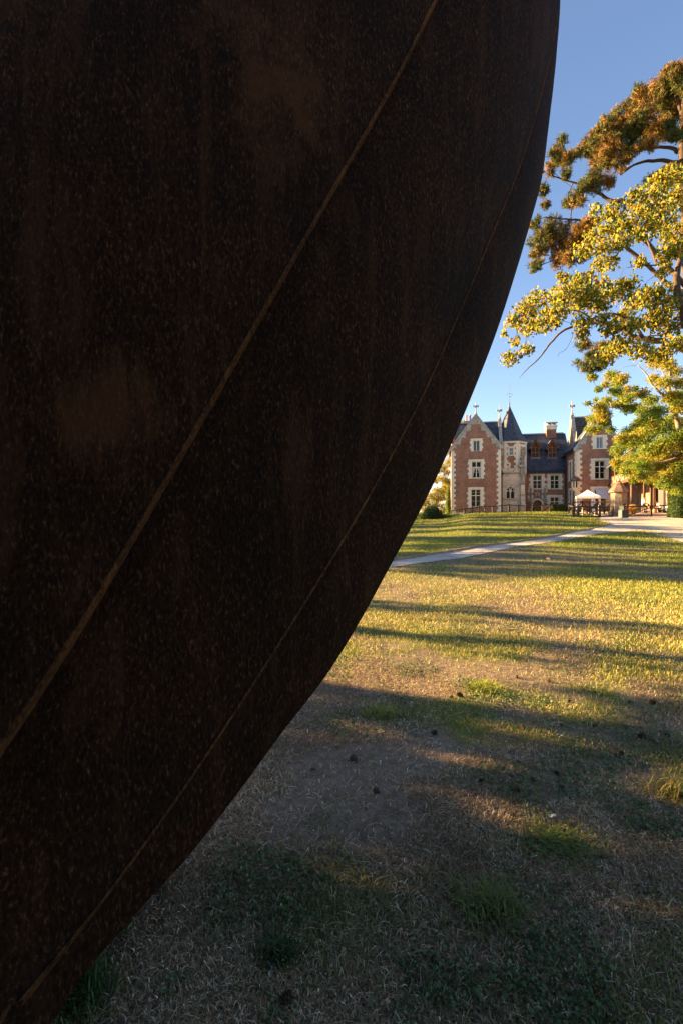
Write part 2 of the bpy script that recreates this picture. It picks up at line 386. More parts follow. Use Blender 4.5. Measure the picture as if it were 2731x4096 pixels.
# ------------------------------------------------------------------ weathered steel sculpture
def corten(name, base, fleck, amt=1.0):
    m, n, l, b = new_mat(name)
    tc = n.new('ShaderNodeTexCoord'); mp = n.new('ShaderNodeMapping'); mp.inputs['Scale'].default_value = (1, 1, .42)
    l.new(tc.outputs['Object'], mp.inputs['Vector'])
    no = n.new('ShaderNodeTexNoise'); no.inputs['Scale'].default_value = 95; no.inputs['Detail'].default_value = 5; no.inputs['Roughness'].default_value = .62
    l.new(mp.outputs[0], no.inputs['Vector'])
    r = n.new('ShaderNodeValToRGB'); e = r.color_ramp.elements
    e[0].position = .4; e[0].color = (*[x*.35 for x in base], 1); e[1].position = .78; e[1].color = (*fleck, 1)
    k = e.new(.58); k.color = (*base, 1)
    l.new(no.outputs['Fac'], r.inputs['Fac'])
    n2 = n.new('ShaderNodeTexNoise'); n2.inputs['Scale'].default_value = 1.7; n2.inputs['Detail'].default_value = 6; n2.inputs['Roughness'].default_value = .6
    l.new(tc.outputs['Object'], n2.inputs['Vector'])
    r2 = n.new('ShaderNodeValToRGB'); e = r2.color_ramp.elements
    e[0].position = .35; e[0].color = (.75,.72,.72,1); e[1].position = .72; e[1].color = (1.5,1.2,.95,1)
    l.new(n2.outputs['Fac'], r2.inputs['Fac'])
    mx = n.new('ShaderNodeMix'); mx.data_type = 'RGBA'; mx.blend_type = 'MULTIPLY'; mx.inputs['Factor'].default_value = 1
    l.new(r.outputs['Color'], mx.inputs[6]); l.new(r2.outputs['Color'], mx.inputs[7])
    # rust runs: long streaks down the plates, and a few broader blooms
    mp3 = n.new('ShaderNodeMapping'); mp3.inputs['Scale'].default_value = (5, 5, .55); l.new(tc.outputs['Object'], mp3.inputs['Vector'])
    n3 = n.new('ShaderNodeTexNoise'); n3.inputs['Scale'].default_value = 1.6; n3.inputs['Detail'].default_value = 8; n3.inputs['Roughness'].default_value = .7; n3.inputs['Distortion'].default_value = .5
    l.new(mp3.outputs[0], n3.inputs['Vector'])
    r3 = n.new('ShaderNodeValToRGB'); r3.color_ramp.elements[0].position = .5; r3.color_ramp.elements[0].color = (0,0,0,1); r3.color_ramp.elements[1].position = .78; r3.color_ramp.elements[1].color = (.55,.55,.55,1)
    l.new(n3.outputs['Fac'], r3.inputs['Fac'])
    mr = n.new('ShaderNodeMix'); mr.data_type = 'RGBA'; mr.inputs[7].default_value = (base[0]*3.0, base[1]*2.6, base[2]*2.1, 1)
    l.new(r3.outputs['Color'], mr.inputs['Factor']); l.new(mx.outputs[2], mr.inputs[6])
    n4 = n.new('ShaderNodeTexNoise'); n4.inputs['Scale'].default_value = .9; n4.inputs['Detail'].default_value = 10; n4.inputs['Roughness'].default_value = .75
    l.new(tc.outputs['Object'], n4.inputs['Vector'])
    r4 = n.new('ShaderNodeValToRGB'); r4.color_ramp.elements[0].position = .55; r4.color_ramp.elements[0].color = (0,0,0,1); r4.color_ramp.elements[1].position = .68; r4.color_ramp.elements[1].color = (.6,.6,.6,1)
    l.new(n4.outputs['Fac'], r4.inputs['Fac'])
    mq = n.new('ShaderNodeMix'); mq.data_type = 'RGBA'; mq.inputs[7].default_value = (base[0]*3.6, base[1]*2.9, base[2]*2.2, 1)
    l.new(r4.outputs['Color'], mq.inputs['Factor']); l.new(mr.outputs[2], mq.inputs[6])
    # one rust bloom where something once rubbed the inner plate
    vd = n.new('ShaderNodeVectorMath'); vd.operation = 'DISTANCE'; vd.inputs[1].default_value = (.27, .55, 1.98); l.new(tc.outputs['Object'], vd.inputs[0])
    ms = n.new('ShaderNodeMath'); ms.operation = 'MULTIPLY_ADD'; ms.inputs[1].default_value = 1.1; l.new(n3.outputs['Fac'], ms.inputs[0]); l.new(vd.outputs['Value'], ms.inputs[2])
    rb = n.new('ShaderNodeValToRGB'); rb.color_ramp.elements[0].position = .6; rb.color_ramp.elements[0].color = (.42,.42,.42,1); rb.color_ramp.elements[1].position = .76; rb.color_ramp.elements[1].color = (0,0,0,1); l.new(ms.outputs[0], rb.inputs['Fac'])
    mb_ = n.new('ShaderNodeMix'); mb_.data_type = 'RGBA'; mb_.inputs[7].default_value = (base[0]*4.2, base[1]*3.4, base[2]*2.6, 1)
    l.new(rb.outputs['Color'], mb_.inputs['Factor']); l.new(mq.outputs[2], mb_.inputs[6]); l.new(mb_.outputs[2], b.inputs['Base Color'])
    b.inputs['Roughness'].default_value = .8; b.inputs['Specular IOR Level'].default_value = .05
    bp = n.new('ShaderNodeBump'); bp.inputs['Strength'].default_value = .7; bp.inputs['Distance'].default_value = .006
    l.new(no.outputs['Fac'], bp.inputs['Height']); l.new(bp.outputs[0], b.inputs['Normal'])
    return m
M['corten'] = corten('corten', (.020,.0096,.0048), (.105,.055,.028))
M['rust_edge'] = corten('rust_edge', (.062,.029,.012), (.078,.037,.016))
k_ = 2731/1568
S0 = [(118,2352),(200,2230),(320,2090),(430,1970),(540,1830),(650,1680),(750,1550),(830,1420),(890,1310),(950,1200),(1000,1100),(1040,1010),(1090,890),(1140,760),(1185,620),(1220,500),(1245,400),(1262,250),(1268,150),(1268,70),(1266,0)]
S1 = [(20,2352),(40,2330),(200,2120),(340,1920),(480,1710),(620,1490),(750,1280),(850,1110),(950,920),(1030,740),(1105,560),(1170,400),(1215,250),(1245,120),(1262,0)]
S2 = [(0,1795),(100,1640),(240,1410),(365,1190),(480,985),(600,770),(740,520),(885,260),(960,110),(1012,0)]
S0 = [(60,2420)]+S0+[(1250,-250),(1210,-520)]
S1 = [(-60,2455)]+S1+[(1270,-250),(1245,-520)]
S2 = [(-560,2640),(-250,2190)]+S2+[(1105,-250),(1170,-520)]
S3 = [(-1700,2900),(-1500,2000),(-1100,1200),(-800,600),(-550,150),(-350,-250),(-250,-520)]
S9 = [(-60,2440),(300,2040),(640,1600),(900,1180),(1060,800),(1180,430),(1245,200),(1272,75),(1290,-10),(1335,-250),(1350,-520)]
def curve3(pts, d0, d1, n=120, pw=1.0, ground=True):
    pts = [Vector((x*k_, y*k_)) for x, y in pts]
    # Catmull-Rom through the points, then even spacing
    ext = [pts[0]*2-pts[1]]+pts+[pts[-1]*2-pts[-2]]; dense = []
    for i in range(1, len(ext)-2):
        p0, p1, p2, p3 = ext[i-1:i+3]
        for t in np.linspace(0, 1, 12, endpoint=False):
            dense.append(.5*((2*p1)+(p2-p0)*t+(2*p0-5*p1+4*p2-p3)*t*t+(3*p1-p0-3*p2+p3)*t**3))
    dense.append(pts[-1])
    L = [0]
    for a, b_ in zip(dense, dense[1:]): L.append(L[-1]+(b_-a).length)
    out = []
    for t in np.linspace(0, L[-1], n):
        k = min(max(0, int(np.searchsorted(L, t))-1), len(dense)-2); f = (t-L[k])/max(1e-6, L[k+1]-L[k]); p = dense[k].lerp(dense[k+1], f)
        d = d0+(d1-d0)*(t/L[-1])**pw
        q = P(p.x, p.y, d); out.append(q)
    return out
C0 = curve3(S0, 1.30, 4.6, pw=1.15); C1 = curve3(S1, 1.22, 4.0, pw=1.15); C2 = curve3(S2, 1.05, 3.1, pw=1.1); C3 = curve3(S3, .82, 2.3); C9 = curve3(S9, 1.5, 5.0, pw=1.15)
SCULPT = empty('steel_sculpture', (-1.2, 1.2, 0))
tag(SCULPT, 'huge dark rusted steel sculpture of overlapping curved plates filling the left', 'sculpture')
SO = Vector((-1.2, 1.2, 0)); CAMP = Vector((0, 0, EYE))
def plate(name, A, B, lift, thick, mat, bulge=.05, m=10):
    """thick curved plate between two edge curves; `lift` towards the free side, bulging slightly"""
    n = len(A); front = []; back = []
    for i in range(n):
        a, b_ = A[i], B[i]
        t = (A[min(i+1,n-1)]-A[max(i-1,0)]).normalized(); nn = (b_-a).cross(t).normalized()
        mid = (a+b_)/2
        if nn.dot(CAMP-mid) < 0: nn = -nn
        fr = []; bk = []
        for k in range(m+1):
            f = k/m; p = a.lerp(b_, f)+nn*(lift+bulge*4*f*(1-f)*(b_-a).length*.5)
            fr.append(p-SO); bk.append(p-nn*thick-SO)
        front.append(fr); back.append(bk)
    vs = [p for r in front for p in r]+[p for r in back for p in r]; W = m+1; N = n*W; fs = []
    for i in range(n-1):
        for k in range(m):
            q = (i*W+k, i*W+k+1, (i+1)*W+k+1, (i+1)*W+k); fs.append(q); fs.append(tuple(x+N for x in reversed(q)))
        fs.append((i*W, (i+1)*W, (i+1)*W+N, i*W+N)); fs.append((i*W+m, i*W+m+N, (i+1)*W+m+N, (i+1)*W+m))
    for k in range(m):
        fs.append((k, k+N, k+1+N, k+1)); j = (n-1)*W+k; fs.append((j, j+1, j+1+N, j+N))
    me = bpy.data.meshes.new(name); me.from_pydata(vs, [], fs); me.materials.append(mat)
    bm = bmesh.new(); bm.from_mesh(me); bmesh.ops.recalc_face_normals(bm, faces=bm.faces); bm.to_mesh(me); bm.free()
    me.polygons.foreach_set('use_smooth', [len(p.vertices) == 4 for p in me.polygons])
    try: me.set_sharp_from_angle(angle=R(40))
    except Exception: pass
    return link_mesh(name, me, None, SCULPT)
def inset(A, B, dist):                   # a curve `dist` metres inside B towards A
    return [b_+(a-b_).normalized()*dist for a, b_ in zip(A, B)]
p = plate('plate', inset(C2, C9, 1.2) if False else inset(C1, C9, .5), C9, -.02, .03, M['corten'], .0)
p = plate('plate', inset(C0, C1, -.2), C0, .0, .03, M['corten'], .14); p['label'] = 'narrow outer steel plate along the open edge'
p = plate('plate', inset(C1, C2, -.25), C1, .08, .03, M['corten'], .16); p['label'] = 'broad middle steel plate'
p = plate('plate', C3, C2, .17, .03, M['corten'], .17); p['label'] = 'inner steel plate nearest the camera'
M['rust_lip'] = corten('rust_lip', (.085,.040,.016), (.14,.066,.027))
for A, B, lift, w in ((C2, C1, .083, .06), (C3, C2, .173, .13)):
    s = plate('edge_strip', inset(A, B, w), inset(A, B, .0), lift, .008, M['rust_edge'], .0, m=3)
    s = plate('edge_lip', inset(A, B, .009), inset(A, B, -.004), lift+.004, lift*.0+(.06 if w < .1 else .085), M['rust_lip'], .0, m=2)

# added unseen plates round behind the standpoint, cutting sky light on steel and ground
AR = [R(a) for a in np.linspace(178, 292, 36)]
lowc = [Vector((2.1*math.cos(a)-.1, 2.0*math.sin(a)+.5, 0)) for a in AR]; topc = [Vector((1.5*math.cos(a)-.2, 1.4*math.sin(a)+.35, 4.6)) for a in AR]
def rear(name, f0, f1, lift):
    A = [l.lerp(t, f0)+Vector((math.cos(a), math.sin(a), 0))*lift for l, t, a in zip(lowc, topc, AR)]; B = [l.lerp(t, f1)+Vector((math.cos(a), math.sin(a), 0))*lift for l, t, a in zip(lowc, topc, AR)]
    n = len(A); vs = []
    for off in (0, .03):
        for c in (A, B): vs += [p+Vector((math.cos(a), math.sin(a), 0))*off-SO for p, a in zip(c, AR)]
    fs = []
    for i in range(n-1):
        fs += [(i, i+1, n+i+1, n+i), (2*n+i+1, 2*n+i, 3*n+i, 3*n+i+1), (i, 2*n+i, 2*n+i+1, i+1), (n+i, n+i+1, 3*n+i+1, 3*n+i)]
    MB().add(vs, fs).build(name, M['corten'], SCULPT, smooth=False)
for k in range(3): rear('plate', k/3, (k+1)/3+.02, .035*k)

# ------------------------------------------------------------------ manor house
TH = R(13); SN, CS = math.sin(TH), math.cos(TH)
HO = Vector(((1803-1365.5)/F*68, 68, 0)); HK = HO.x*SN+HO.y*CS
HOUSE = empty('manor_house', HO, -TH)
tag(HOUSE, 'red brick manor house with pale stone quoins, slate roofs and a pointed stair tower', 'house')
def HP(px, py, v):                       # photograph pixel on the vertical plane v of the house -> (u, z)
    a = (px-1365.5)/F; b = (2048-py)/F; d = (v+HK)/(a*SN+CS)
    return ((a*d-HO.x)*CS-(d-HO.y)*SN, EYE+b*d)
def c1(x, y, v): return HP(1700+x*.26786, 1580+y*.26786, v)
def c2(x, y, v): return HP(2060+x*.26786, 1600+y*.26786, v)
def wall(name, outer, holes, loc, rz, mat, reveal=.3, parent=HOUSE, back=True):
    """vertical wall in its own x/z plane, facing -y, with real openings and reveals"""
    polys = [[Vector((x, z, 0)) for x, z in outer]]+[[Vector((x, z, 0)) for x, z in h] for h in holes]
    flat = [p for pl in polys for p in pl]; tris = tessellate_polygon(polys)
    mb = MB(); mb.add([(p.x, 0, p.y) for p in flat], [tuple(t) for t in tris])
    for h in holes:
        n = len(h)
        for i in range(n):
            (xa, za), (xb, zb) = h[i], h[(i+1) % n]
            mb.add([(xa,0,za),(xb,0,zb),(xb,reveal,zb),(xa,reveal,za)], [(0,1,2,3)])
    o = mb.build(name, mat, parent, loc, (0, 0, rz))
    bm = bmesh.new(); bm.from_mesh(o.data); bmesh.ops.remove_doubles(bm, verts=bm.verts, dist=1e-4)
    for f in bm.faces:
        if abs(f.normal.y) > .9 and f.normal.y > 0: f.normal_flip()
    bm.to_mesh(o.data); bm.free()
    return o
def rect(x0, x1, z0, z1): return [(x0,z0),(x1,z0),(x1,z1),(x0,z1)]
def window(x, z, w, h, v, rz=0, sw=.38, st=.38, glass='glass', transom=.62, wood='cream_wood', mull=.11, teeth=.17, u=None, stone='stone', lower=True, sill=True, curtains=False, parent=HOUSE):
    """stone-dressed casement; (x,z) = bottom centre of the opening on wall plane v"""
    loc = (x, v, z) if u is None else (u, v, z)
    fr = MB(); t = .06
    fr.box(-w/2, -w/2+t, .17, .24, 0, h); fr.box(w/2-t, w/2, .17, .24, 0, h); fr.box(-w/2+t, w/2-t, .172, .238, 0, t); fr.box(-w/2+t, w/2-t, .172, .238, h-t, h)
    win = fr.build('window', M[wood], parent, loc, (0, 0, rz))
    cells = []
    hz = h*transom if transom else None
    box_obj('mullion', mull, .12, h-.01, M['stone' if wood == 'cream_wood' else wood], win, (0, .16, .005))
    if hz:
        for s in (-1, 1): box_obj('transom', w/2-mull/2-.004, .10, mull, M['stone' if wood == 'cream_wood' else wood], win, (s*(w/4+mull/4), .165, hz-mull/2))
    rows = [(t, hz-mull/2), (hz+mull/2, h-t)] if hz else [(t, h/2-.02), (h/2+.02, h-t)]
    for z0, z1 in rows:
        for s in (-1, 1):
            x0, x1 = (mull/2, w/2-t) if s > 0 else (-w/2+t, -mull/2)
            mb = MB().box(x0, x1, .21, .222, z0, z1); p = mb.build('pane', M[glass], win)
            if z1-z0 > .7:
                box_obj('glazing_bar', x1-x0, .025, .035, M[wood], win, ((x0+x1)/2, .195, (z0+z1)/2))
            if curtains and z0 < h*.3:
                c = MB(); cw = (x1-x0)*.45; xs = x1 if s > 0 else x0
                c.add([(xs,.205,z0),(xs-s*cw*.55,.205,z0),(xs-s*cw*.9,.205,(z0+z1)/2),(xs-s*(x1-x0),.205,z1),(xs,.205,z1)], [(0,1,2,3,4)]); c.build('curtain', M['curtain'], win)
    # dressed stone: inner frame pieces and toothed jamb stones standing a little proud of the brick
    zb = -.02; top = h+st; n = max(3, round((top-st-zb)/.37)); bh = (h-zb)/n
    for s in (-1, 1):
        for i in range(n):
            ww = sw+(teeth if i % 2 else 0)+random.uniform(-.02, .02)
            dj = random.uniform(-.008, .008)
            box_obj('stone_block', ww, .075, bh-.012, M[stone], win, (s*(w/2+ww/2+.0), -.0045+dj, zb+i*bh+.006))
    LW = w+2*sw+.12
    for k in range(3):
        box_obj('stone_block', LW/3-.012, .08, st-.01, M[stone], win, ((k-1)*LW/3, -.008, h+.006))
    box_obj('label_moulding', w+.3, .16, .07, M[stone], win, (0, -.05, h+.07))
    if sill: box_obj('sill', w+2*sw+.1, .22, .12, M[stone], win, (0, -.06, zb-.13))
    return win
def quoins(x, z0, z1, v, side, w=.42, teeth=.22, rz=0, u=None, n=None):
    n = n or max(2, round((z1-z0)/.375)); bh = (z1-z0)/n
    for i in range(n):
        ww = w+(teeth if i % 2 else 0)+random.uniform(-.025, .025)
        loc = (x-side*ww/2, v-.005+random.uniform(-.006, .006), z0+i*bh+.006)
        box_obj('quoin', ww, .09, bh-.012, M['stone'], HOUSE, loc, (0, 0, rz))
def slab_roof(poly3, thick, name, mat, parent=HOUSE):
    """one roof slope: planar polygon given a thickness downwards"""
    n = len(poly3); vs = [Vector(p) for p in poly3]+[Vector(p)-Vector((0,0,thick)) for p in poly3]
    fs = [tuple(range(n)), tuple(range(2*n-1, n-1, -1))]+[(i, i+n, (i+1) % n+n, (i+1) % n) for i in range(n)]
    mb = MB().add(vs, fs); o = mb.build(name, mat, parent)
    bm = bmesh.new(); bm.from_mesh(o.data); bmesh.ops.recalc_face_normals(bm, faces=bm.faces); bm.to_mesh(o.data); bm.free(); return o
def finial(u, v, z, h, parent=HOUSE, mat='stone_dirty'):
    mb = MB(); mb.lathe([(.16,0),(.18,.12*h),(.09,.18*h),(.07,.45*h),(.12,.5*h),(.06,.56*h),(.05,.86*h),(.02,h)], 8, (u,v,z))
    mb.box(u-.33, u+.33, v-.07, v+.07, z+.56*h, z+.66*h); mb.box(u-.07, u+.07, v-.3, v+.3, z+.565*h, z+.655*h)
    for s in (-1, 1): mb.box(u+s*.33-.06, u+s*.33+.06, v-.09, v+.09, z+.53*h, z+.69*h)
    return mb.build('finial', M[mat], parent)

BZ = .3                                   # walls go down into the ground
# ---- front-gabled wings: left (0) and right (1)
def gable_wing(uL, uR, zk, ua, za, zwin, depth, windows, side_left=True, qsides=(0, 1)):
    ks = .0
    outer = [(uL, BZ), (uR, BZ), (uR, zk), (ua, za), (uL, zk)]
    holes = [rect(x-w/2, x+w/2, z, z+h) for (x, z, w, h, kw) in windows]
    wall('gable_wall', outer, holes, (0, 0, 0), 0, M['brick'])
    for (x, z, w, h, kw) in windows: window(x, z, w, h, 0, **kw)
    # plinth
    box_obj('plinth', uR-uL+.1, .16, 1.25, M['ashlar'], HOUSE, ((uL+uR)/2, -.03, BZ))
    # side walls
    for s, uu in ((0, uL), (1, uR)):
        if s == 0 and not side_left: continue
        wall('side_wall', rect(0, depth, BZ, zk), [], (uu, depth if s == 0 else 0, 0), R(-90) if s == 0 else R(90), M['brick'])
    # roof slopes
    ov = .28
    for s in (-1, 1):
        ue = uL if s < 0 else uR; sl = (za-zk)/abs(ua-ue)
        slab_roof([(ue+s*ov, .25, zk-sl*ov+.06), (ua, .25, za+.06), (ua, depth, za+.06), (ue+s*ov, depth, zk-sl*ov+.06)], .12, 'roof_slope', M['slate'])
        # coping and the toothed stones inside the rake
        a = Vector((ue+s*.12, -.02, zk-.1)); b_ = Vector((ua, -.02, za+.12)); L = (b_-a).length; n = round(L/.62); t = (b_-a)/n
        for i in range(n):
            mb = MB(); p0 = a+t*i+t*.015; p1 = a+t*(i+1)-t*.015
            mb.bar(p0+Vector((0,.12,.04)), p1+Vector((0,.12,.04)), .46, .16); mb.build('coping_stone', M['stone_grey'], HOUSE)
            q = (p0+p1)/2; ww = .62+(.26 if i % 2 else 0); hh = abs(t.z)*.94
            x0 = q.x-s*ww/2-s*.12
            mb = MB(); dxs = abs(t.x)
            # block with a slanted outer side following the rake
            zc0, zc1 = q.z-hh/2, q.z+hh/2; xo0 = q.x+s*dxs/2-s*.08; xo1 = q.x-s*dxs/2-s*.08; xi = q.x-s*ww
            if s*(xi-ua) < .04: xi = ua+s*.006
            if s*(xo1-ua) < .06: xo1 = ua+s*.06
            poly = [(xi, zc0), (xo0, zc0), (xo1, zc1), (xi, zc1)]
            if s > 0: pass
            mb.prism(poly if s > 0 else poly[::-1], -.045, .03); mb.build('stone_block', M['stone_grey'], HOUSE)
        # kneeler
        mb = MB().box(min(ue-s*.25, ue+s*.3), max(ue-s*.25, ue+s*.3), -.14, .3, zk-.45, zk+.05); mb.build('kneeler', M['stone_grey'], HOUSE)
    finial(ua, .1, za+.1, 2.0)
def W1(x0, y0, x1, y1, f, **kw):          # window from crop coordinates on v=0
    (ua, zt), (ub, zb) = f(x0, y0, 0), f(x1, y1, 0); return ((ua+ub)/2, zb, ub-ua, zt-zb, kw)
uL0 = c1(385,1500,0)[0]; uR0 = c1(1128,1500,0)[0]; uA0, zA0 = c1(752,300,0); zK0 = c1(752,775,0)[1]
gable_wing(uL0, uR0, zK0, uA0, zA0, None, 10.5, [
    W1(714,688,806,836,c1, transom=0, wood='white_wood', glass='glass_light', mull=.09, sw=.36, st=.36, sill=False),
    W1(690,1000,826,1232,c1, curtains=True, transom=.66, sw=.42, st=.36),
    W1(682,1415,820,1668,c1, transom=.66, glass='glass_brown', sw=.42, st=.36)])
quoins(uL0+.0, 1.2, zK0-.5, 0, -1); quoins(uR0, 1.2, zK0-.5, 0, 1)
uL1 = c2(905,1200,0)[0]; uA1, zA1 = c2(1252,190,0); uR1 = 2*uA1-uL1; zK1 = c2(930,712,0)[1]
gable_wing(uL1, uR1, zK1, uA1, zA1, None, 10.5, [
    W1(1208,562,1297,716,c2, transom=0, wood='white_wood', glass='glass_light', mull=.09, sw=.5, st=.36, sill=True),
    W1(1184,912,1330,1172,c2, transom=.68, sw=.5, st=.36),
    W1(1180,1325,1350,1590,c2, transom=.6, glass='glass_brown', sw=.5, st=.3)], side_left=False)
quoins(uL1, 1.3, zK1-.3, 0, -1, .5, .25)
# right wing's left side wall with its two tall windows
VC = 5.74
zs_e = zK1-.1
sw_holes = []; sd = []
for (ya, yb, vv) in ((935,1200,3.0), (1355,1590,3.0)):
    zt = c2(835, ya, vv)[1]; zb = c2(835, yb, vv)[1]; sd.append((zb, zt-zb))
    sw_holes.append(rect(VC-3.0-.55, VC-3.0+.55, zb, zt))
wall('side_wall', rect(0, VC, BZ, zs_e), sw_holes, (uL1, VC, 0), R(-90), M['brick'])
for zb, hh in sd: window(0, zb, 1.1, hh, 3.0, R(-90), u=uL1, sw=.4, transom=.62, mull=.09, glass='glass_light', wood='white_wood')
quoins(0, 1.3, zs_e, 0, 0) if False else None
n = round((zs_e-1.3)/.375)
for i in range(n):
    ww = .5+(.25 if i % 2 else 0); box_obj('quoin', ww, .09, .363, M['stone'], HOUSE, (uL1-.005, ww/2+.05, 1.3+i*.375), (0, 0, R(-90)))

# ---- transverse roofs behind the gables, with stone gable ends seen edge-on
def transverse(u0, u1, v0, v1, ze, zr, end_u, side, mat):
    vm = (v0+v1)/2
    for s in (-1, 1):
        ve = v0 if s < 0 else v1; sl = (zr-ze)/(vm-v0)
        slab_roof([(u0, ve+s*.25, ze-sl*.25), (u1, ve+s*.25, ze-sl*.25), (u1, vm, zr), (u0, vm, zr)], .12, 'roof_slope', mat)
    mb = MB(); mb.bar((u0, vm, zr+.05), (u1, vm, zr+.05), .3, .16); mb.build('ridge_cap', M['lead'], HOUSE)
    mb = MB(); poly = [(v0-.1, ze-1.2), (v1, ze-1.2), (v1, ze), (vm, zr+.35), (v0-.1, ze)]
    wv = [(end_u-.22, a, b_) for a, b_ in poly]+[(end_u+.22, a, b_) for a, b_ in poly]
    poly = None; n = 5; mb.add(wv, [tuple(range(n)), tuple(range(2*n-1, n-1, -1))]+[((i+1) % n, i, i+n, (i+1) % n+n) for i in range(n)])
    mb.build('gable_end', M['brick_old'], HOUSE)
    a = Vector((end_u, v0-.2, ze-.1)); b_ = Vector((end_u, vm, zr+.42)); L = (b_-a).length; n = round(L/.7); t = (b_-a)/n
    for i in range(n):
        mb = MB(); mb.bar(a+t*i+t*.01, a+t*(i+1)-t*.01, .5, .18); mb.build('coping_stone', M['stone_grey'], HOUSE)
    finial(end_u, vm, zr+.4, 2.3, mat='stone_dirty')
uE0 = uR0+.32; zr0 = c1(980,408,5)[1]; ze0 = zK0-.2
transverse(uL0+.6, uE0, 2.4, 7.6, ze0, zr0, uE0, 1, M['slate'])
uE1 = HP(2286,1700,5)[0]; zr1 = c2(950,262,5)[1]; ze1 = c2(870,700,.5)[1]
transverse(uE1, uR1, 2.7, 7.3, ze1, zr1, uE1, -1, M['slate_brown'])
# small pinnacle shafts on the outer edges of those gable ends
for (uu, vv, zz, hh) in ((uE0+.05, 2.2, ze0-1.0, 3.4), (uE1-.05, 2.4, ze1-.5, 3.0)):
    mb = MB(); mb.lathe([(.2,0),(.22,.2),(.15,.3),(.15,hh*.55),(.2,hh*.58),(.1,hh*.64),(.03,hh)], 8, (uu, vv, zz))
    mb.build('pinnacle', M['stone_grey'], HOUSE)

# ---- central range
uC0 = c2(120,1200,VC)[0]; uC1 = c2(772,1200,VC)[0]; zE = c2(400,1058,VC)[1]; VR = VC+4.6; zR = c2(450,508,VR)[1]
uRr = uE1+.1
def W2(x0, y0, x1, y1, **kw):
    (ua, zt), (ub, zb) = c2(x0, y0, VC), c2(x1, y1, VC); return ((ua+ub)/2, zb, ub-ua, zt-zb, kw)
cw = [W2(262,1128,386,1320, transom=.62, sw=.45, st=.5), W2(521,1128,645,1320, transom=.62, sw=.45, st=.5), W2(521,1455,645,1580, transom=.5, sw=.45, st=.38)]
(d0, zd1), (d1_, zd0) = c2(255,1495,VC), c2(397,1690,VC); zd0 = 1.2
dm = (d0+d1_)/2; dw = (d1_-d0); ds = zd1-.75
arch = [(d0, zd0), (d1_, zd0), (d1_, ds)]+[(dm+dw/2*math.cos(t), ds+(zd1-ds)*math.sin(t)) for t in np.linspace(.25, math.pi-.25, 9)]+[(d0, ds)]
wall('front_wall', rect(uC0-.5, uC1+.6, BZ, zE), [rect(x-w/2, x+w/2, z, z+h) for x, z, w, h, k in cw]+[arch], (0, VC, 0), 0, M['brick'], reveal=.4)
for x, z, w, h, kw in cw: window(x, z, w, h, VC, **kw)
# stone frieze under the eaves
nfr = 9; fw = (uC1+.5-uC0+.3)/nfr
for i in range(nfr): box_obj('frieze_stone', fw-.012, .1, .42, M['stone'], HOUSE, (uC0-.3+fw*(i+.5), VC-.02, zE-.44))
mb = MB(); mb.bar((uC0-.3, VC-.32, zE-.02), (uC1+.1, VC-.32, zE-.02), .14, .12); mb.build('gutter', M['dark_iron'], HOUSE)
sl = (zR-zE)/(VR-VC)
slab_roof([(uC0-3.5, VC-.3, zE-.3*sl+.1), (uRr+.2, VC-.3, zE-.3*sl+.1), (uRr+.2, VR, zR), (uC0-3.5, VR, zR)], .14, 'roof_slope', M['slate'])
slab_roof([(uC0-3.5, VR*2-VC, zE), (uRr+.2, VR*2-VC, zE), (uRr+.2, VR, zR), (uC0-3.5, VR, zR)], .14, 'roof_slope', M['slate'])
mb = MB(); mb.bar((uC0-3.5, VR, zR+.05), (uRr-.1, VR, zR+.05), .34, .2); mb.build('ridge_cap', M['lead'], HOUSE)
# chimney on the ridge
(ux0, zt), (ux1, _) = c2(440,345,VR), c2(606,345,VR); zc = (zt-.0); cm = (ux0+ux1)/2; cwid = ux1-ux0-.2
ch = MB().box(cm-cwid/2, cm+cwid/2, VR-.55, VR+.55, zR-.8, zt-1.15).build('chimney', M['brick'], HOUSE)
MB().box(cm-cwid/2-.06, cm+cwid/2+.06, VR-.61, VR+.61, zt-1.15, zt-.75).build('chimney_band', M['stone'], ch)
MB().box(cm-cwid/2-.14, cm+cwid/2+.14, VR-.7, VR+.7, zt-.75, zt-.45).build('chimney_cornice', M['stone'], ch)
mb = MB()
for s in (-.46, -.05, .36): mb.box(cm+s*cwid, cm+(s+.1)*cwid, VR-.6, VR+.6, zt-.45, zt-.1)
mb.build('chimney_pier', M['stone'], ch); MB().box(cm-cwid/2-.2, cm+cwid/2+.2, VR-.75, VR+.75, zt-.1, zt).build('chimney_slab', M['stone_grey'], ch)
# downpipe at the inner corner
mb = MB().tube([(uC1-.02, VC-.15, zE-.2), (uC1-.02, VC-.15, 1.0)], .07, 8); mb.build('downpipe', M['dark_iron'], HOUSE)
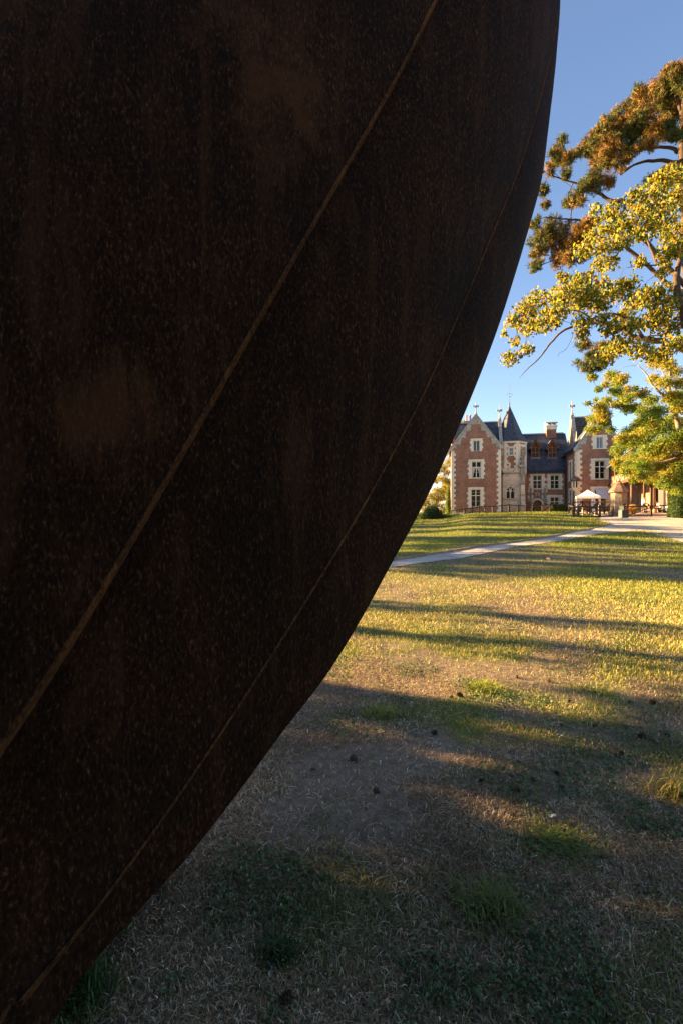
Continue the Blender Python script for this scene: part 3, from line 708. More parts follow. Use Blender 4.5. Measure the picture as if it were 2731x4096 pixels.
# dormers
def dormer(x0, x1, ytop, yapex, ysill, ytie):
    vd = VC+1.55
    (ua, _), (ub, zs) = c2(x0, ysill, vd), c2(x1, ysill, vd); um = (ua+ub)/2; w = ub-ua
    za = c2(x0, yapex, vd)[1]; zt = c2(x0, ytie, vd)[1]
    D = MB()
    D.box(ua, ua+.16, vd, vd+.2, zs, zt); D.box(ub-.16, ub, vd, vd+.2, zs, zt); D.box(ua+.16, ub-.16, vd+.01, vd+.19, zs, zs+.13); D.box(ua-.06, ub+.06, vd-.03, vd+.2, zt, zt+.14)
    d = D.build('dormer', M['dormer_wood'], HOUSE)
    MB().box(ua+.01, ua+.1, vd+.2, vd+2.4, zs-.2, zt+.1).build('cheek', M['slate'], d); MB().box(ub-.1, ub-.01, vd+.2, vd+2.4, zs-.2, zt+.1).build('cheek', M['slate'], d)
    MB().box(um-.06, um+.06, vd+.02, vd+.16, zs+.13, zt).build('mullion', M['dormer_wood'], d)
    zm = zs+(zt-zs)*.55
    for s in (-1, 1):
        xa, xb = (um+.06, ub-.16) if s > 0 else (ua+.16, um-.06)
        MB().box(xa, xb, vd+.03, vd+.15, zm-.06, zm+.06).build('transom', M['dormer_wood'], d)
        for za_, zb_ in ((zs+.13, zm-.06), (zm+.06, zt)): MB().box(xa, xb, vd+.1, vd+.115, za_, zb_).build('pane', M['glass_brown'], d)
    # bargeboards, king post, struts in the gablet, dark infill
    MB().prism([(ua+.05, zt+.14), (ub-.05, zt+.14), (um, za-.22)], vd+.1, vd+.14).build('gablet_infill', M['dark_iron'], d)
    for s in (-1, 1):
        e = Vector((um+s*(w/2+.22), vd-.14, zt-.12)); a = Vector((um, vd-.14, za-.06))
        MB().bar(e, a, .09, .3).build('bargeboard', M['dormer_wood'], d)
        MB().bar((um+s*.02, vd+.02, zt+.15), (um+s*w*.26, vd+.02, zt+.15+.34), .07, .08).build('strut', M['dormer_wood'], d)
        slab_roof([(um+s*(w/2+.34), vd-.3, zt-.22), (um, vd-.3, za+.06), (um, vd+4.0, za+.06), (um+s*(w/2+.34), vd+2.6, zt-.22)], .06, 'roof_slope', M['slate'], d)
    MB().box(um-.05, um+.05, vd, vd+.1, zt+.1, za-.2).build('king_post', M['dormer_wood'], d)
    MB().box(ua-.1, ub+.1, vd-.12, vd+.1, zs-.12, zs).build('sill', M['lead'], d)
dormer(230, 360, 0, 592, 862, 722); dormer(480, 612, 0, 592, 862, 722)
# portal
door = None
nb = 7; bw = dw/nb
door = MB().box(d0-.02, d1_+.02, VC+.3, VC+.36, zd0-.2, zd1+.05).build('door', M['dark_iron'], HOUSE)
for i in range(nb): MB().box(d0+i*bw+.012, d0+(i+1)*bw-.012, VC+.25, VC+.302, zd0, zd1).build('plank', M['door_wood'], door)
por = MB()
arc = [(dm+(dw/2+.14)*math.cos(t), ds+(zd1-ds+.14)*math.sin(t)) for t in np.linspace(0, math.pi, 15)]
for a, b_ in zip(arc, arc[1:]): por.bar((a[0], VC-.08, a[1]), (b_[0], VC-.08, b_[1]), .22, .26)
por.box(d0-.28, d0-.005, VC-.12, VC+.1, 1.1, ds); por.box(d1_+.005, d1_+.28, VC-.12, VC+.1, 1.1, ds)
portal = por.build('portal_arch', M['stone'], HOUSE)
zo = c2(328,1430,VC)[1]
for s in (-1, 1):                           # ogee hood, darkened by weather
    pts = [Vector((dm+s*(dw/2+.5), VC-.2, ds+.2)), Vector((dm+s*(dw/2+.1), VC-.2, ds+.75)), Vector((dm+s*dw*.3, VC-.2, zd1+.25)), Vector((dm+s*.12, VC-.2, zo))]
    mb = MB()
    for a, b_ in zip(pts, pts[1:]): mb.bar(a, b_, .16, .14)
    mb.build('hood_mould', M['stone_dirty'], portal)
    x_ = c2(225 if s < 0 else 431, 1400, VC)[0]; zt_ = c2(225, 1355, VC)[1]; zb_ = c2(225, 1560, VC)[1]
    mb = MB(); mb.lathe([(.1,0),(.3,.25),(.2,.35),(.17,1.3),(.28,1.5),(.3,1.75),(.16,1.95),(.2,2.2),(.12,2.45),(.16,2.6),(.03,zt_-zb_+.2)], 8, (x_, VC-.2, zb_))
    mb.build('pinnacle', M['stone_dirty'], HOUSE)
    for k in range(5): box_obj('stone_block', .62+(.2 if k % 2 else 0), .07, .44, M['stone'], HOUSE, (x_, VC-.004, zb_+.5+k*.45))
for k in range(max(1, int((cw[0][1]-.2-zo-.05)/.45))): box_obj('stone_block', .55+(.3 if k % 2 else 0), .07, .44, M['stone'], HOUSE, (dm, VC-.004, zo+.05+k*.45))
mb = MB(); mb.lathe([(.07,0),(.22,.25),(.1,.4),(.2,.6),(.08,.75),(.03,1.0)], 8, (dm, VC-.25, zo)); mb.build('finial', M['stone_dirty'], HOUSE)

# ---- chapel block with balustrade
VP = 2.7
uP0 = HP(2000,1900,VP)[0]-.6; uP1 = c1(1478,1500,VP)[0]; zP = c1(1300,1178,VP)[1]
gx0, gx1 = c1(1207,1500,VP)[0], c1(1328,1500,VP)[0]; gm = (gx0+gx1)/2; gz0 = c1(1300,1548,VP)[1]; gzt = c1(1300,1345,VP)[1]; gzs = c1(1300,1430,VP)[1]; gw = gx1-gx0
def ogive(x0, x1, zb, zs, zt, n=7):
    w = x1-x0; xm = (x0+x1)/2
    right = [(x1-(w/2)*(1-math.cos(t))*1.0, zs+(zt-zs)*math.sin(t)) for t in np.linspace(0, math.pi/2, n)]
    left = [(x0+(w/2)*(1-math.cos(t)), zs+(zt-zs)*math.sin(t)) for t in np.linspace(math.pi/2, 0, n)]
    return [(x0, zb), (x1, zb)]+right+left[1:]
wall('chapel_wall', rect(uP0, uP1, BZ, zP), [ogive(gx0, gx1, gz0, gzs, gzt)], (0, VP, 0), 0, M['ashlar'], .35)
wall('chapel_side_wall', rect(0, VC-VP, BZ, zP), [], (uP1, VP, 0), R(90), M['ashlar'])
gwin = MB().prism(ogive(gx0-.02, gx1+.02, gz0, gzs, gzt)[:], .33, .36).build('gothic_window', M['dark_iron'], HOUSE, (0, VP, 0))
# tracery: solid plate with two lancets, trefoil heads and a small cross light
lan = []
for s in (-1, 1):
    xc = gm+s*gw*.27; hw = gw*.2
    lan.append(ogive(xc-hw, xc+hw, gz0+.06, gzs-.35, gzs-.02, 5)); 
    lan.append([(xc+.17*math.cos(t), gzs+.2+.2*math.sin(t)) for t in np.linspace(0, 2*math.pi, 10, endpoint=False)])
zx = gzt-.42; lan.append([(gm-.06,zx-.25),(gm+.06,zx-.25),(gm+.06,zx-.05),(gm+.26,zx-.03),(gm+.26,zx+.09),(gm+.06,zx+.09),(gm+.06,zx+.25),(gm-.06,zx+.25),(gm-.06,zx+.09),(gm-.26,zx+.09),(gm-.26,zx-.03),(gm-.06,zx-.05)])
tr = wall('tracery', ogive(gx0+.01, gx1-.01, gz0+.01, gzs, gzt-.01), lan, (0, VP+.15, 0), 0, M['stone'], .12)
tr.parent = gwin; tr.location = (0, .15, 0)
for s in (-1, 1):
    xc = gm+s*gw*.27
    for k in range(3): MB().box(xc-gw*.2, xc+gw*.2, .27, .285, gz0+.1+k*.52, gz0+.58+k*.52).build('pane', M['glass_brown'], gwin)
box_obj('sill', gw+1.1, .3, .12, M['stone_grey'], HOUSE, (gm, VP-.08, gz0-.14))
# cornice, balustrade with pierced quatrefoils
MB().box(uP0, uP1+.1, VP-.16, VP+.2, zP-.02, zP+.2).build('cornice', M['stone_dirty'], HOUSE)
zB = c1(1300,1098,VP)[1]
bal = MB().box(uP0, uP1, VP-.09, VP+.09, zB-.13, zB).build('balustrade_rail', M['stone'], HOUSE)
ub0 = c1(1165,1150,VP)[0]; ub1 = c1(1410,1150,VP)[0]
for k in range(3):
    xx = ub0+(ub1-ub0)*k/2; MB().box(xx-.13, xx+.13, VP-.1, VP+.1, zP+.2, zB-.13).build('baluster', M['stone'], bal)
for k in range(2):
    xa = ub0+(ub1-ub0)*k/2+.13; xb = ub0+(ub1-ub0)*(k+1)/2-.13; xm = (xa+xb)/2; zl, zh = zP+.2, zB-.13; zc_ = (zl+zh)/2
    mb = MB()
    for (pa, pb) in (((xa,zl),(xm,zc_+.1)),((xb,zl),(xm,zc_+.1)),((xa,zh),(xa+.35,zc_)),((xb,zh),(xb-.35,zc_)),((xm,zl),(xm,zh))):
        mb.bar((pa[0], VP+random.uniform(-.01,.01), pa[1]), (pb[0], VP+random.uniform(-.01,.01), pb[1]), .1, .12)
    mb.build('tracery', M['stone'], bal)
# corner buttress with weathered offsets
bx0 = c1(1412,1500,VP)[0]; bxm = (bx0+uP1)/2; bwid = uP1-bx0
zz = [c1(1440, y, VP)[1] for y in (1700,1500,1340,1180)]
bt = MB().box(bx0, uP1+.02, VP-.55, VP-.005, BZ, zz[1]).build('buttress', M['ashlar'], HOUSE)
MB().box(bx0-.1, uP1+.08, VP-.66, VP-.006, zz[1], zz[1]+.14).build('offset_stone', M['stone_dirty'], bt)
MB().box(bx0+.05, uP1-.03, VP-.45, VP-.007, zz[1]+.14, zz[2]).build('buttress_stage', M['ashlar'], bt)
MB().box(bx0-.06, uP1+.04, VP-.55, VP-.008, zz[2], zz[2]+.22).build('offset_stone', M['stone_dirty'], bt)
MB().box(bx0+.14, uP1-.1, VP-.35, VP-.009, zz[2]+.22, zz[3]).build('buttress_stage', M['stone_grey'], bt)
for k in range(2): mb = MB().lathe([(.3,0),(.34,.2),(.24,.3),(.22,1.0),(.3,1.2),(.16,1.4),(.1,2.0+k*.5),(.14,2.2+k*.5),(.03,3.0+k*.9)], 8, (bxm-.15+.35*k, VP-.2+k*.2, zz[3]-.4)); mb.build('pinnacle', M['stone_dirty'], bt)
# statue niche bracket
MB().box(bxm-.55, bxm+.35, VP-.5, VP+.3, zB+.15, zB+.5).build('bracket', M['stone_grey'], HOUSE)
# downpipe by the wing
mb = MB().tube([(c1(1140,1500,VP-.4)[0], VP-.4, zP-.1), (c1(1140,1500,VP-.4)[0], VP-.4, .9)], .09, 8); mb.build('downpipe', M['dark_iron'], HOUSE)
MB().box(c1(1140,1500,VP-.4)[0]-.2, c1(1140,1500,VP-.4)[0]+.2, VP-.6, VP-.2, zP-.15, zP+.2).build('hopper', M['dark_iron'], HOUSE)
# lead cap behind the balustrade
lc = c1(1275,1080,VP+1.2); MB().lathe([(.75,0),(.6,.16),(.2,.42),(.06,.6),(.07,.8),(.02,1.3)], 12, (lc[0], VP+1.4, lc[1]-.2)).build('lead_cap', M['lead_dark'], HOUSE)

# ---- octagonal stair tower
VT = 5.3; side = 1.98; apo = side*1.2071; uT = (c1(1180,700,VT-apo)[0]+c1(1375,700,VT-apo)[0])/2
zTe = c1(1300,684,VT-apo)[1]; uap, zTa = c1(1255,170,VT)
oct_ = [(uT+apo/math.cos(R(22.5))*math.cos(R(22.5+45*k)), VT+apo/math.cos(R(22.5))*math.sin(R(22.5+45*k))) for k in range(8)]
def tower_face(k):                          # returns origin, rotation so that local x runs along the face, -y outwards
    a = Vector((*oct_[k], 0)); b_ = Vector((*oct_[(k+1) % 8], 0)); t = b_-a
    return b_, math.atan2(-t.y, -t.x)
# faces in view carry real openings
fmid = {}
for k in range(8):
    mid = ((oct_[k][0]+oct_[(k+1) % 8][0])/2-uT, (oct_[k][1]+oct_[(k+1) % 8][1])/2-VT); fmid[k] = math.degrees(math.atan2(mid[1], mid[0]))
for k in range(8):
    a = Vector((*oct_[k], 0)); b_ = Vector((*oct_[(k+1) % 8], 0)); rz = math.atan2((b_-a).y, (b_-a).x)
    L = (b_-a).length; holes = []; wins = []
    isfront = abs(fmid[k]+90) < 5; isright = abs(fmid[k]+45) < 5; isleft = abs(fmid[k]+135) < 5
    if isfront:
        x0 = c1(1250,850,VT-apo)[0]-a.x; x1 = c1(1307,850,VT-apo)[0]-a.x; za_ = c1(1280,893,VT-apo)[1]; zb_ = c1(1280,795,VT-apo)[1]
        holes.append(rect(x0, x1, za_, zb_)); wins.append(((x0+x1)/2, za_, x1-x0, zb_-za_))
        x0 = c1(1168,1100,VT-apo)[0]-a.x; x1 = c1(1240,1100,VT-apo)[0]-a.x; x0 = max(x0, .25); za_ = zP+.05; zb_ = c1(1200,1035,VT-apo)[1]
        holes.append(rect(x0, x1, za_, zb_)); wins.append(((x0+x1)/2, za_, x1-x0, zb_-za_))
    w_ = wall('tower_wall', rect(0, L, zP-1.5, zTe), holes, (a.x, a.y, 0), rz, M['brick'])
    if isfront:
        for i, (x, z, w, h) in enumerate(wins):
            pw = Vector((a.x, a.y, 0))+(b_-a).normalized()*x
            window(pw.x, z, w, h, pw.y, rz, sw=.22, st=.28, transom=.5 if i == 0 else 0, mull=.05, wood='white_wood' if i == 0 else 'timber', glass='glass_light' if i == 0 else 'glass', teeth=.08)
    if isfront or isright or isleft:
        t = (b_-a).normalized(); nrm = Vector((t.y, -t.x, 0)); z = zP+.1; i = 0
        while z < zTe-.5:                    # corner stones, alternate lengths
            for s, base in ((1, a), (-1, b_)):
                ww = (.36 if i % 2 else .58)+random.uniform(-.03, .03)
                q = base+t*s*(ww/2+.0)+nrm*.006
                box_obj('quoin', ww, .06, .388, M['stone'], HOUSE, (q.x, q.y, z+.006), (0, 0, rz))
            z += .4; i += 1
        q = (a+b_)/2+nrm*.03; box_obj('cornice', L+.06, .18, .3, M['stone'], HOUSE, (q.x, q.y, zTe-.31), (0, 0, rz))
    if isright:                              # carved coat-of-arms relief and a saint on a bracket
        t = (b_-a).normalized(); nrm = Vector((t.y, -t.x, 0)); c = (a+b_)/2+nrm*.05
        box_obj('relief_panel', L*.72, .09, 2.0, M['stone'], HOUSE, (c.x, c.y, zTe-2.5), (0, 0, rz))
        rel = MB()
        rel.prism([(-.28,-.75),(0,-.95),(.28,-.75),(.3,.0),(-.3,.0)], -.07, 0)
        for s in (-1, 1):
            rel.tube([(s*.5,-.03,-.9),(s*.46,-.06,-.4),(s*.52,-.05,.1),(s*.4,-.07,.5),(s*.46,-.03,.75)], [.05,.1,.09,.1,.03], 6)
        rel.tube([(0,-.03,.0),(0,-.09,.25),(0,-.05,.6)], [.08,.16,.05], 6); rel.tube([(-.35,-.04,.15),(0,-.08,.35),(.35,-.04,.15)], .06, 6)
        rel.build('carved_arms', M['stone_dirty'], HOUSE, (c.x+nrm.x*.05, c.y+nrm.y*.05, zTe-1.5), (0, 0, rz))
        st_ = MB().lathe([(.26,0),(.28,.1),(.2,.35),(.22,.8),(.26,1.05),(.12,1.2),(.09,1.26),(.13,1.36),(.13,1.5),(.05,1.6)], 10, (0,0,0))
        c = c+nrm*.22; st_.build('statue', M['stone'], HOUSE, (c.x, c.y, zB+.6))
# spire: bell-cast octagon, kicked out at the eaves
def ring(r, z, cx, cy): return [(cx+r*math.cos(R(22.5+45*k)), cy+r*math.sin(R(22.5+45*k)), z) for k in range(8)]
rc = apo/math.cos(R(22.5))
r1 = ring(rc+.28, zTe-.02, uT, VT); r2 = ring(rc-.5, zTe+1.0, uT, VT); r3 = ring(.1, zTa, uap*.5+uT*.5, VT)
spire = MB().add(r1+r2+r3, [(k, (k+1) % 8, 8+(k+1) % 8, 8+k) for k in range(8)]+[(8+k, 8+(k+1) % 8, 16+(k+1) % 8, 16+k) for k in range(8)]+[tuple(range(7,-1,-1)), tuple(range(16,24))]).build('spire', M['slate'], HOUSE)
us = uap*.5+uT*.5
MB().lathe([(.16,-.4),(.13,.0),(.09,.5),(.03,.75)], 8, (us, VT, zTa)).build('lead_cap', M['lead_dark'], spire)
wv = MB().tube([(us, VT, zTa+.6), (us+.06, VT, zTa+3.4)], .03, 6); wv.tube([(us-.45,VT,zTa+1.75),(us-.2,VT,zTa+2.0),(us+.25,VT,zTa+2.0),(us+.5,VT,zTa+1.75)], .018, 5); wv.tube([(us+.03,VT-.06,zTa+1.5),(us+.14,VT-.06,zTa+1.5)], .07, 6)
wv.build('weather_vane', M['dark_iron'], spire)
# planter greenery ledge omitted; chimneys behind the left gable
for (x0, x1, yt, yb, pots) in ((570,662,400,560,(612,668)), (415,490,470,640,())):
    vb = 8.5; (ua, zt), (ub, zb) = c1(x0, yt, vb), c1(x1, yb, vb)
    if pots: ub += .5
    ch = MB().box(ua, ub, vb-.5, vb+.5, zb-2.5, zt-.2).build('chimney', M['brick'], HOUSE)
    MB().box(ua-.08, ub+.08, vb-.58, vb+.58, zt-.2, zt).build('chimney_band', M['clay'], ch)
    for i, pp in enumerate(pots): MB().lathe([(.17,0),(.13,.35),(.14,1.0),(.16,1.1)], 10, (c1(pp,400,vb)[0], vb, zt)).build('chimney_pot', M['clay'], ch)
MB().box(uR1-.3, uR1+16, 1.5, 6.5, BZ, 8.5).build('east_wall', M['brick_old'], HOUSE)
# lower rear range showing left of the gable
(ua, zt), (ub, zb) = c1(398,645,11), c1(620,700,11)
MB().box(ua, ub, 11, 15, BZ, zb).build('rear_wall', M['brick_old'], HOUSE)
slab_roof([(ua-.2, 10.7, zb-.1), (ub, 10.7, zb-.1), (ub, 13, zt), (ua-.2, 13, zt)], .12, 'roof_slope', M['slate'])
# corbelled lantern on the right wing's corner
(ul, zl0) = c2(902,1318,-.1); zl1 = c2(902,1215,-.1)[1]; zl2 = c2(902,1145,-.1)[1]
lan_o = MB().lathe([(.12,-.5),(.55,-.05),(.6,0),(.55,.08)], 8, (uL1-.05, .1, zl0)).build('corner_lantern', M['stone'], HOUSE)
for k in range(8):
    t = R(45*k+22.5); MB().bar((uL1-.05+.47*math.cos(t), .1+.47*math.sin(t), zl0+.08), (uL1-.05+.47*math.cos(t), .1+.47*math.sin(t), zl1), .13).build('shaft', M['stone'], lan_o)
MB().lathe([(.32,.08),(.32,zl1-zl0)], 8, (uL1-.05, .1, zl0)).build('core', M['dark_iron'], lan_o)
MB().lathe([(.5,0),(.58,.1),(.72,.12),(.35,.6),(.05,zl2-zl1+.1)], 8, (uL1-.05, .1, zl1)).build('cap', M['shingle'], lan_o)
# gutter and downpipe along the right wing's flank
MB().bar((uL1-.3, .3, zs_e+.05), (uL1-.3, VC+.3, zs_e-.0), .16, .14).build('gutter', M['dark_iron'], HOUSE)
MB().tube([(uL1-.12, VC-.4, zs_e), (uL1-.12, VC-.4, 1.2)], .09, 8).build('downpipe', M['dark_iron'], HOUSE)
slab_roof([(uL1-.45, .6, zs_e-.05), (uL1-.45, VC+.4, zs_e-.05), (uL1+1.3, VC+.4, zs_e+2.4), (uL1+1.3, .6, zs_e+2.4)], .1, 'roof_slope', M['slate'])
# drop-down awning over the ground-floor window
(aa, az), (ab, _) = c2(1180,1322,-.1), c2(1352,1322,-.1); az1 = c2(1250,1475,-1.0)[1]
aw = slab_roof([(aa, -.12, az), (ab, -.12, az), (ab+.15, -1.35, az1+.1), (aa+.1, -1.35, az1+.1)], .025, 'awning', M['awning'])
MB().bar((aa+.1,-1.36,az1+.06), (ab+.15,-1.36,az1+.06), .06, .09).build('front_bar', M['white_wood'], aw)
for xx in (aa+.05, ab+.05): MB().tube([(xx,-.1,az-.9),(xx+.08,-1.33,az1+.06)], .02, 6).build('arm', M['dark_iron'], aw)
# ------------------------------------------------------------------ timber gallery and outbuilding on the right
gA = Vector(((2432-1365.5)/F*62.3, 62.3, 0)); gdir = Vector((-math.sin(R(22)), -math.cos(R(22)), 0)); gn = Vector((-gdir.y, gdir.x, 0))
if gn.x > 0: gn = -gn                       # open side faces left
gout = -gn                                  # towards the building behind
GAL = empty('timber_gallery', gA, 0); tag(GAL, 'half timbered upper gallery with slate roof, joined to the right brick wing', 'gallery')
def gp(t, off, z): q = gdir*t+gout*off; return Vector((q.x, q.y, z))
zf, zrail = 5.35, 6.2; GL = 13.0
def gbar(name, a, b_, w, h, mat): return MB().bar(a, b_, w, h).build(name, M[mat], GAL)
gbar('floor_beam', gp(-.4,.1,zf-.2), gp(GL,.1,zf-.2), .28, .36, 'timber')
gbar('top_rail', gp(-.4,.1,zrail), gp(GL,.1,zrail), .16, .14, 'timber')
for i in range(10): 
    t0 = GL*i/10
    gbar('stud', gp(t0,.1,zf-.02), gp(t0,.1,zrail-.07), .1, .12, 'timber')
    if i % 2 == 0: gbar('brace', gp(t0+.08,.095,zf), gp(t0+GL/10-.08,.095,zrail-.08), .08, .09, 'timber')
    else: gbar('brace', gp(t0+.08,.095,zrail-.08), gp(t0+GL/10-.08,.095,zf), .08, .09, 'timber')
    mb = MB().bar(gp(t0+.05,.13,(zf+zrail)/2-.03), gp(t0+GL/10-.05,.13,(zf+zrail)/2-.03), .06, zrail-zf-.12); mb.build('panel', M['plaster'], GAL)
for t0 in (.2, 4.4, 8.6, 12.8): gbar('post', gp(t0,.1,zrail+.07), gp(t0,.1,8.0), .18, .18, 'timber')
for t0 in (8.6, 12.8):
    gbar('post', gp(t0,.35,1.0), gp(t0,.35,zf-.38), .24, .24, 'timber')
    gbar('bracket', gp(t0,.1,zf-.4), gp(t0,.9,zf-1.6), .16, .2, 'timber')
MB().add([gp(-.4,.3,zf-.03),gp(GL,.3,zf-.03),gp(GL,3.4,zf-.03),gp(-.4,3.4,zf-.03),gp(-.4,.3,zf-.15),gp(GL,.3,zf-.15),gp(GL,3.4,zf-.15),gp(-.4,3.4,zf-.15)], [(0,1,2,3),(7,6,5,4),(0,4,5,1),(1,5,6,2),(2,6,7,3),(3,7,4,0)]).build('floor', M['timber'], GAL)
slab_roof([gp(-.5,-.6,7.55), gp(GL+.5,-.6,7.55), gp(GL+.5,4.2,11.3), gp(-.5,4.2,11.3)], .16, 'roof', M['slate'], GAL)
MB().add([gp(-.4,3.45,.5),gp(GL+9,3.45,.5),gp(GL+9,3.45,9),gp(-.4,3.45,9)], [(0,1,2,3)]).build('back_wall', M['brick_old'], GAL)

oB = gA+gdir*11.5+gout*2.4; odir = Vector((.26, -.966, 0)).normalized(); on = Vector((odir.y, -odir.x, 0))
OUT = empty('outbuilding', oB, 0); tag(OUT, 'sunlit old stone and brick outbuilding with porch posts behind the hedge', 'building')
def op(t, off, z): q = odir*t-on*off; return Vector((q.x, q.y, z))
if on.x > 0: on = -on
ZB = 1.2
rzo = math.atan2(odir.y, odir.x)
def owall(name, t0, t1, z0, z1, holes, mat):
    o = wall(name, rect(t0, t1, z0, z1), holes, (0,0,0), rzo, mat, .4, OUT); return o
owall('wall', 0, 5.2, ZB, 7.2, [rect(.3, 1.5, ZB+.3, 4.2), rect(3.2, 4.1, 3.0, 4.6)], M['plaster'])
owall('wall', 5.2, 9.0, ZB, 7.2, [rect(6.4, 7.4, 2.6, 4.2)], M['brick_old'])
owall('wall', 9.0, 17, ZB, 7.2, [], M['ashlar'])
for (t0, t1, z0, z1, nm) in ((.3,1.5,ZB+.3,4.2,'door'), (3.2,4.1,3.0,4.6,'window_pane'), (6.4,7.4,2.6,4.2,'window_pane')):
    a = op(t0, .38, z0); b_ = op(t1, .38, z0)
    MB().add([a, b_, Vector((b_.x,b_.y,z1)), Vector((a.x,a.y,z1))], [(0,1,2,3)]).build(nm, M['dark_iron' if nm == 'door' else 'glass'], OUT)
for t0 in (.1, 2.1, 2.9, 4.6): MB().bar(op(t0, -.06, ZB), op(t0, -.06, 6.0), .22, .16).build('timber_stud', M['timber'], OUT)
for t0, zt in ((.6,5.4),(3.4,5.4),(5.6,5.4)):
    MB().bar(op(t0, -1.6, 1.2), op(t0, -1.6, zt), .2, .2).build('porch_post', M['timber'], OUT)
    MB().box(-.22, .22, -.22, .22, 0, .5).build('post_plinth', M['stone'], OUT, op(t0, -1.6, 1.75))
MB().bar(op(-.5, -1.6, 5.5), op(7.0, -1.6, 5.5), .24, .26).build('porch_beam', M['timber'], OUT)
slab_roof([op(-1,-2.2,5.5), op(17.5,-2.2,5.5), op(17.5,2.2,9.0), op(-1,2.2,9.0)], .16, 'roof', M['slate_brown'], OUT)
MB().tube([op(9.1,-.12,5.4), op(9.1,-.12,3.6), op(8.9,-.12,3.4), op(8.9,-.12,1.4)], .06, 6).build('downpipe', M['dark_iron'], OUT)
MB().tube([op(4.4,-.8,2.5), op(7.0,-.8,3.6)], .05, 6).build('stair_rail', M['fence_pale'], OUT)

# ------------------------------------------------------------------ well house
kb = G(2472, 2066); kd = 46.0; kx = (2472-1365.5)/F*kd; kz = tz(kx, kd)
KIO = empty('well_house', (kx, kd, kz), R(12)); tag(KIO, 'small stone well house with pointed brown shingle roof by the forecourt', 'well house')
ke = P(2472,1968,kd).z-kz; ka = P(2472,1919,kd).z-kz
MB().lathe([(.82,-.2),(.82,.3),(.78,.35),(.76,ke+.05)], 8).build('body', M['stone_well'], KIO)
MB().lathe([(1.0,ke-.03),(.98,ke+.06),(.55,ke+.6),(.03,ka)], 8).build('roof', M['shingle'], KIO)
MB().lathe([(.14,ka-.28),(.06,ka+.02),(.02,ka+.16)], 8).build('roof_cap', M['lead'], KIO)
MB().box(-.3, .3, -.80, -.74, .3, 1.2).build('hatch', M['timber'], KIO)
MB().lathe([(.95,-.1),(.98,.35),(.9,.5)], 8).build('kerb', M['stone_well'], KIO)

# ------------------------------------------------------------------ fences
def fence(name, label, spec, group=None):
    """spec: posts [(px, py_base, d, h)], bars [(i, j, f0, f1)] between fractions of post heights, pickets [(i,j)]"""
    posts = spec['posts']; base = []
    for (px, d, h) in posts:
        x = (px-1365.5)/F*d; base.append((Vector((x, d, tz(x, d))), h))
    root = empty(name, base[0][0]); tag(root, label, 'fence', group); o0 = base[0][0]
    for q, h in base:
        w = spec.get('pw', .13)
        mb = MB().box(-w/2, w/2, -w/2, w/2, -.3, h); mb.add([(-w/2,-w/2,h),(w/2,-w/2,h),(w/2,w/2,h),(-w/2,w/2,h),(0,0,h+.07)], [(0,1,4),(1,2,4),(2,3,4),(3,0,4)])
        mb.build('post', M[spec.get('mat', 'fence')], root, q-o0, (0, 0, random.uniform(-.2,.2)))
    for (i, j, f0, f1) in spec['bars']:
        a = base[i][0]+Vector((0,0,base[i][1]*f0)); b_ = base[j][0]+Vector((0,0,base[j][1]*f1))
        nm = 'rail' if abs(f0-f1) < .3 else 'brace'
        MB().bar(a-o0, b_-o0, .07 if nm == 'rail' else .06, .11 if nm == 'rail' else .09).build(nm, M[spec.get('mat', 'fence')], root)
    for (i, j, n, f0, f1) in spec.get('pickets', []):
        a, b_ = base[i], base[j]
        for k in range(1, n):
            f = k/n; q = a[0].lerp(b_[0], f); h = a[1]*(1-f)+b_[1]*f
            MB().bar(q+Vector((0,0,h*f0))-o0, q+Vector((0,0,h*f1))-o0, .05, .03).build('picket', M['fence'], root)
    return root
def px1(c): return 1700+c*.26786
def px2(c): return 2060+c*.26786
posts = [(px1(385),62,.95),(px1(580),62,.85),(px1(695),62,.9),(px1(802),62,1.05),(px1(890),62,.75),(px1(1000),62,1.05),(px1(1130),62,1.05),(px1(1245),62,1.1),(px1(1385),62,1.0),(px1(1500),62,1.0),(px2(260),62.5,.95),(px2(400),62.5,1.0),(px2(520),62.5,1.15),(px2(800),62.5,1.2)]
fence('rail_fence', 'long low brown timber fence with pickets in front of the brick house', dict(posts=posts, bars=[
    (0,1,.85,.9),(0,1,.05,.9),(1,2,.85,.85),(2,3,.85,.8),(1,2,.15,.15),(2,3,.15,.15),(3,4,.88,.9),(4,3,.1,.8),(4,5,.1,.1),(5,6,.9,.9),(3,5,.9,.9),(6,7,.9,.95),(5,6,.1,.1),(6,7,.1,.1),(7,8,.95,.9),(8,9,.9,.88),(7,8,.12,.12),(8,9,.12,.12),(9,10,.9,.9),(10,11,.9,.9),(11,12,.9,.92),(12,13,.92,.95),(9,11,.85,.12),(11,12,.1,.85),(10,11,.08,.08),(9,10,.1,.1)],
    pickets=[(1,2,9,.15,.85),(2,3,8,.15,.8),(7,8,11,.12,.85),(8,9,9,.12,.85),(11,12,9,.1,.8)]))
def px4(c): return 2260+c*.1403
fence('pen_fence', 'dark timber fence with diagonal braces around the white tent', dict(pw=.15, posts=[(px4(365),45.5,1.1),(px4(975),45,1.1),(px4(1340),44.5,1.05),(px4(240),47.5,1.05),(px4(105),51,1.05)], bars=[
    (0,1,.93,.93),(0,1,.08,.08),(0,1,.85,.15),(1,2,.93,.93),(1,2,.1,.1),(3,0,.9,.93),(4,3,.9,.9),(4,3,.1,.1),(3,0,.1,.1),(4,3,.1,.85),(3,0,.85,.15)]))
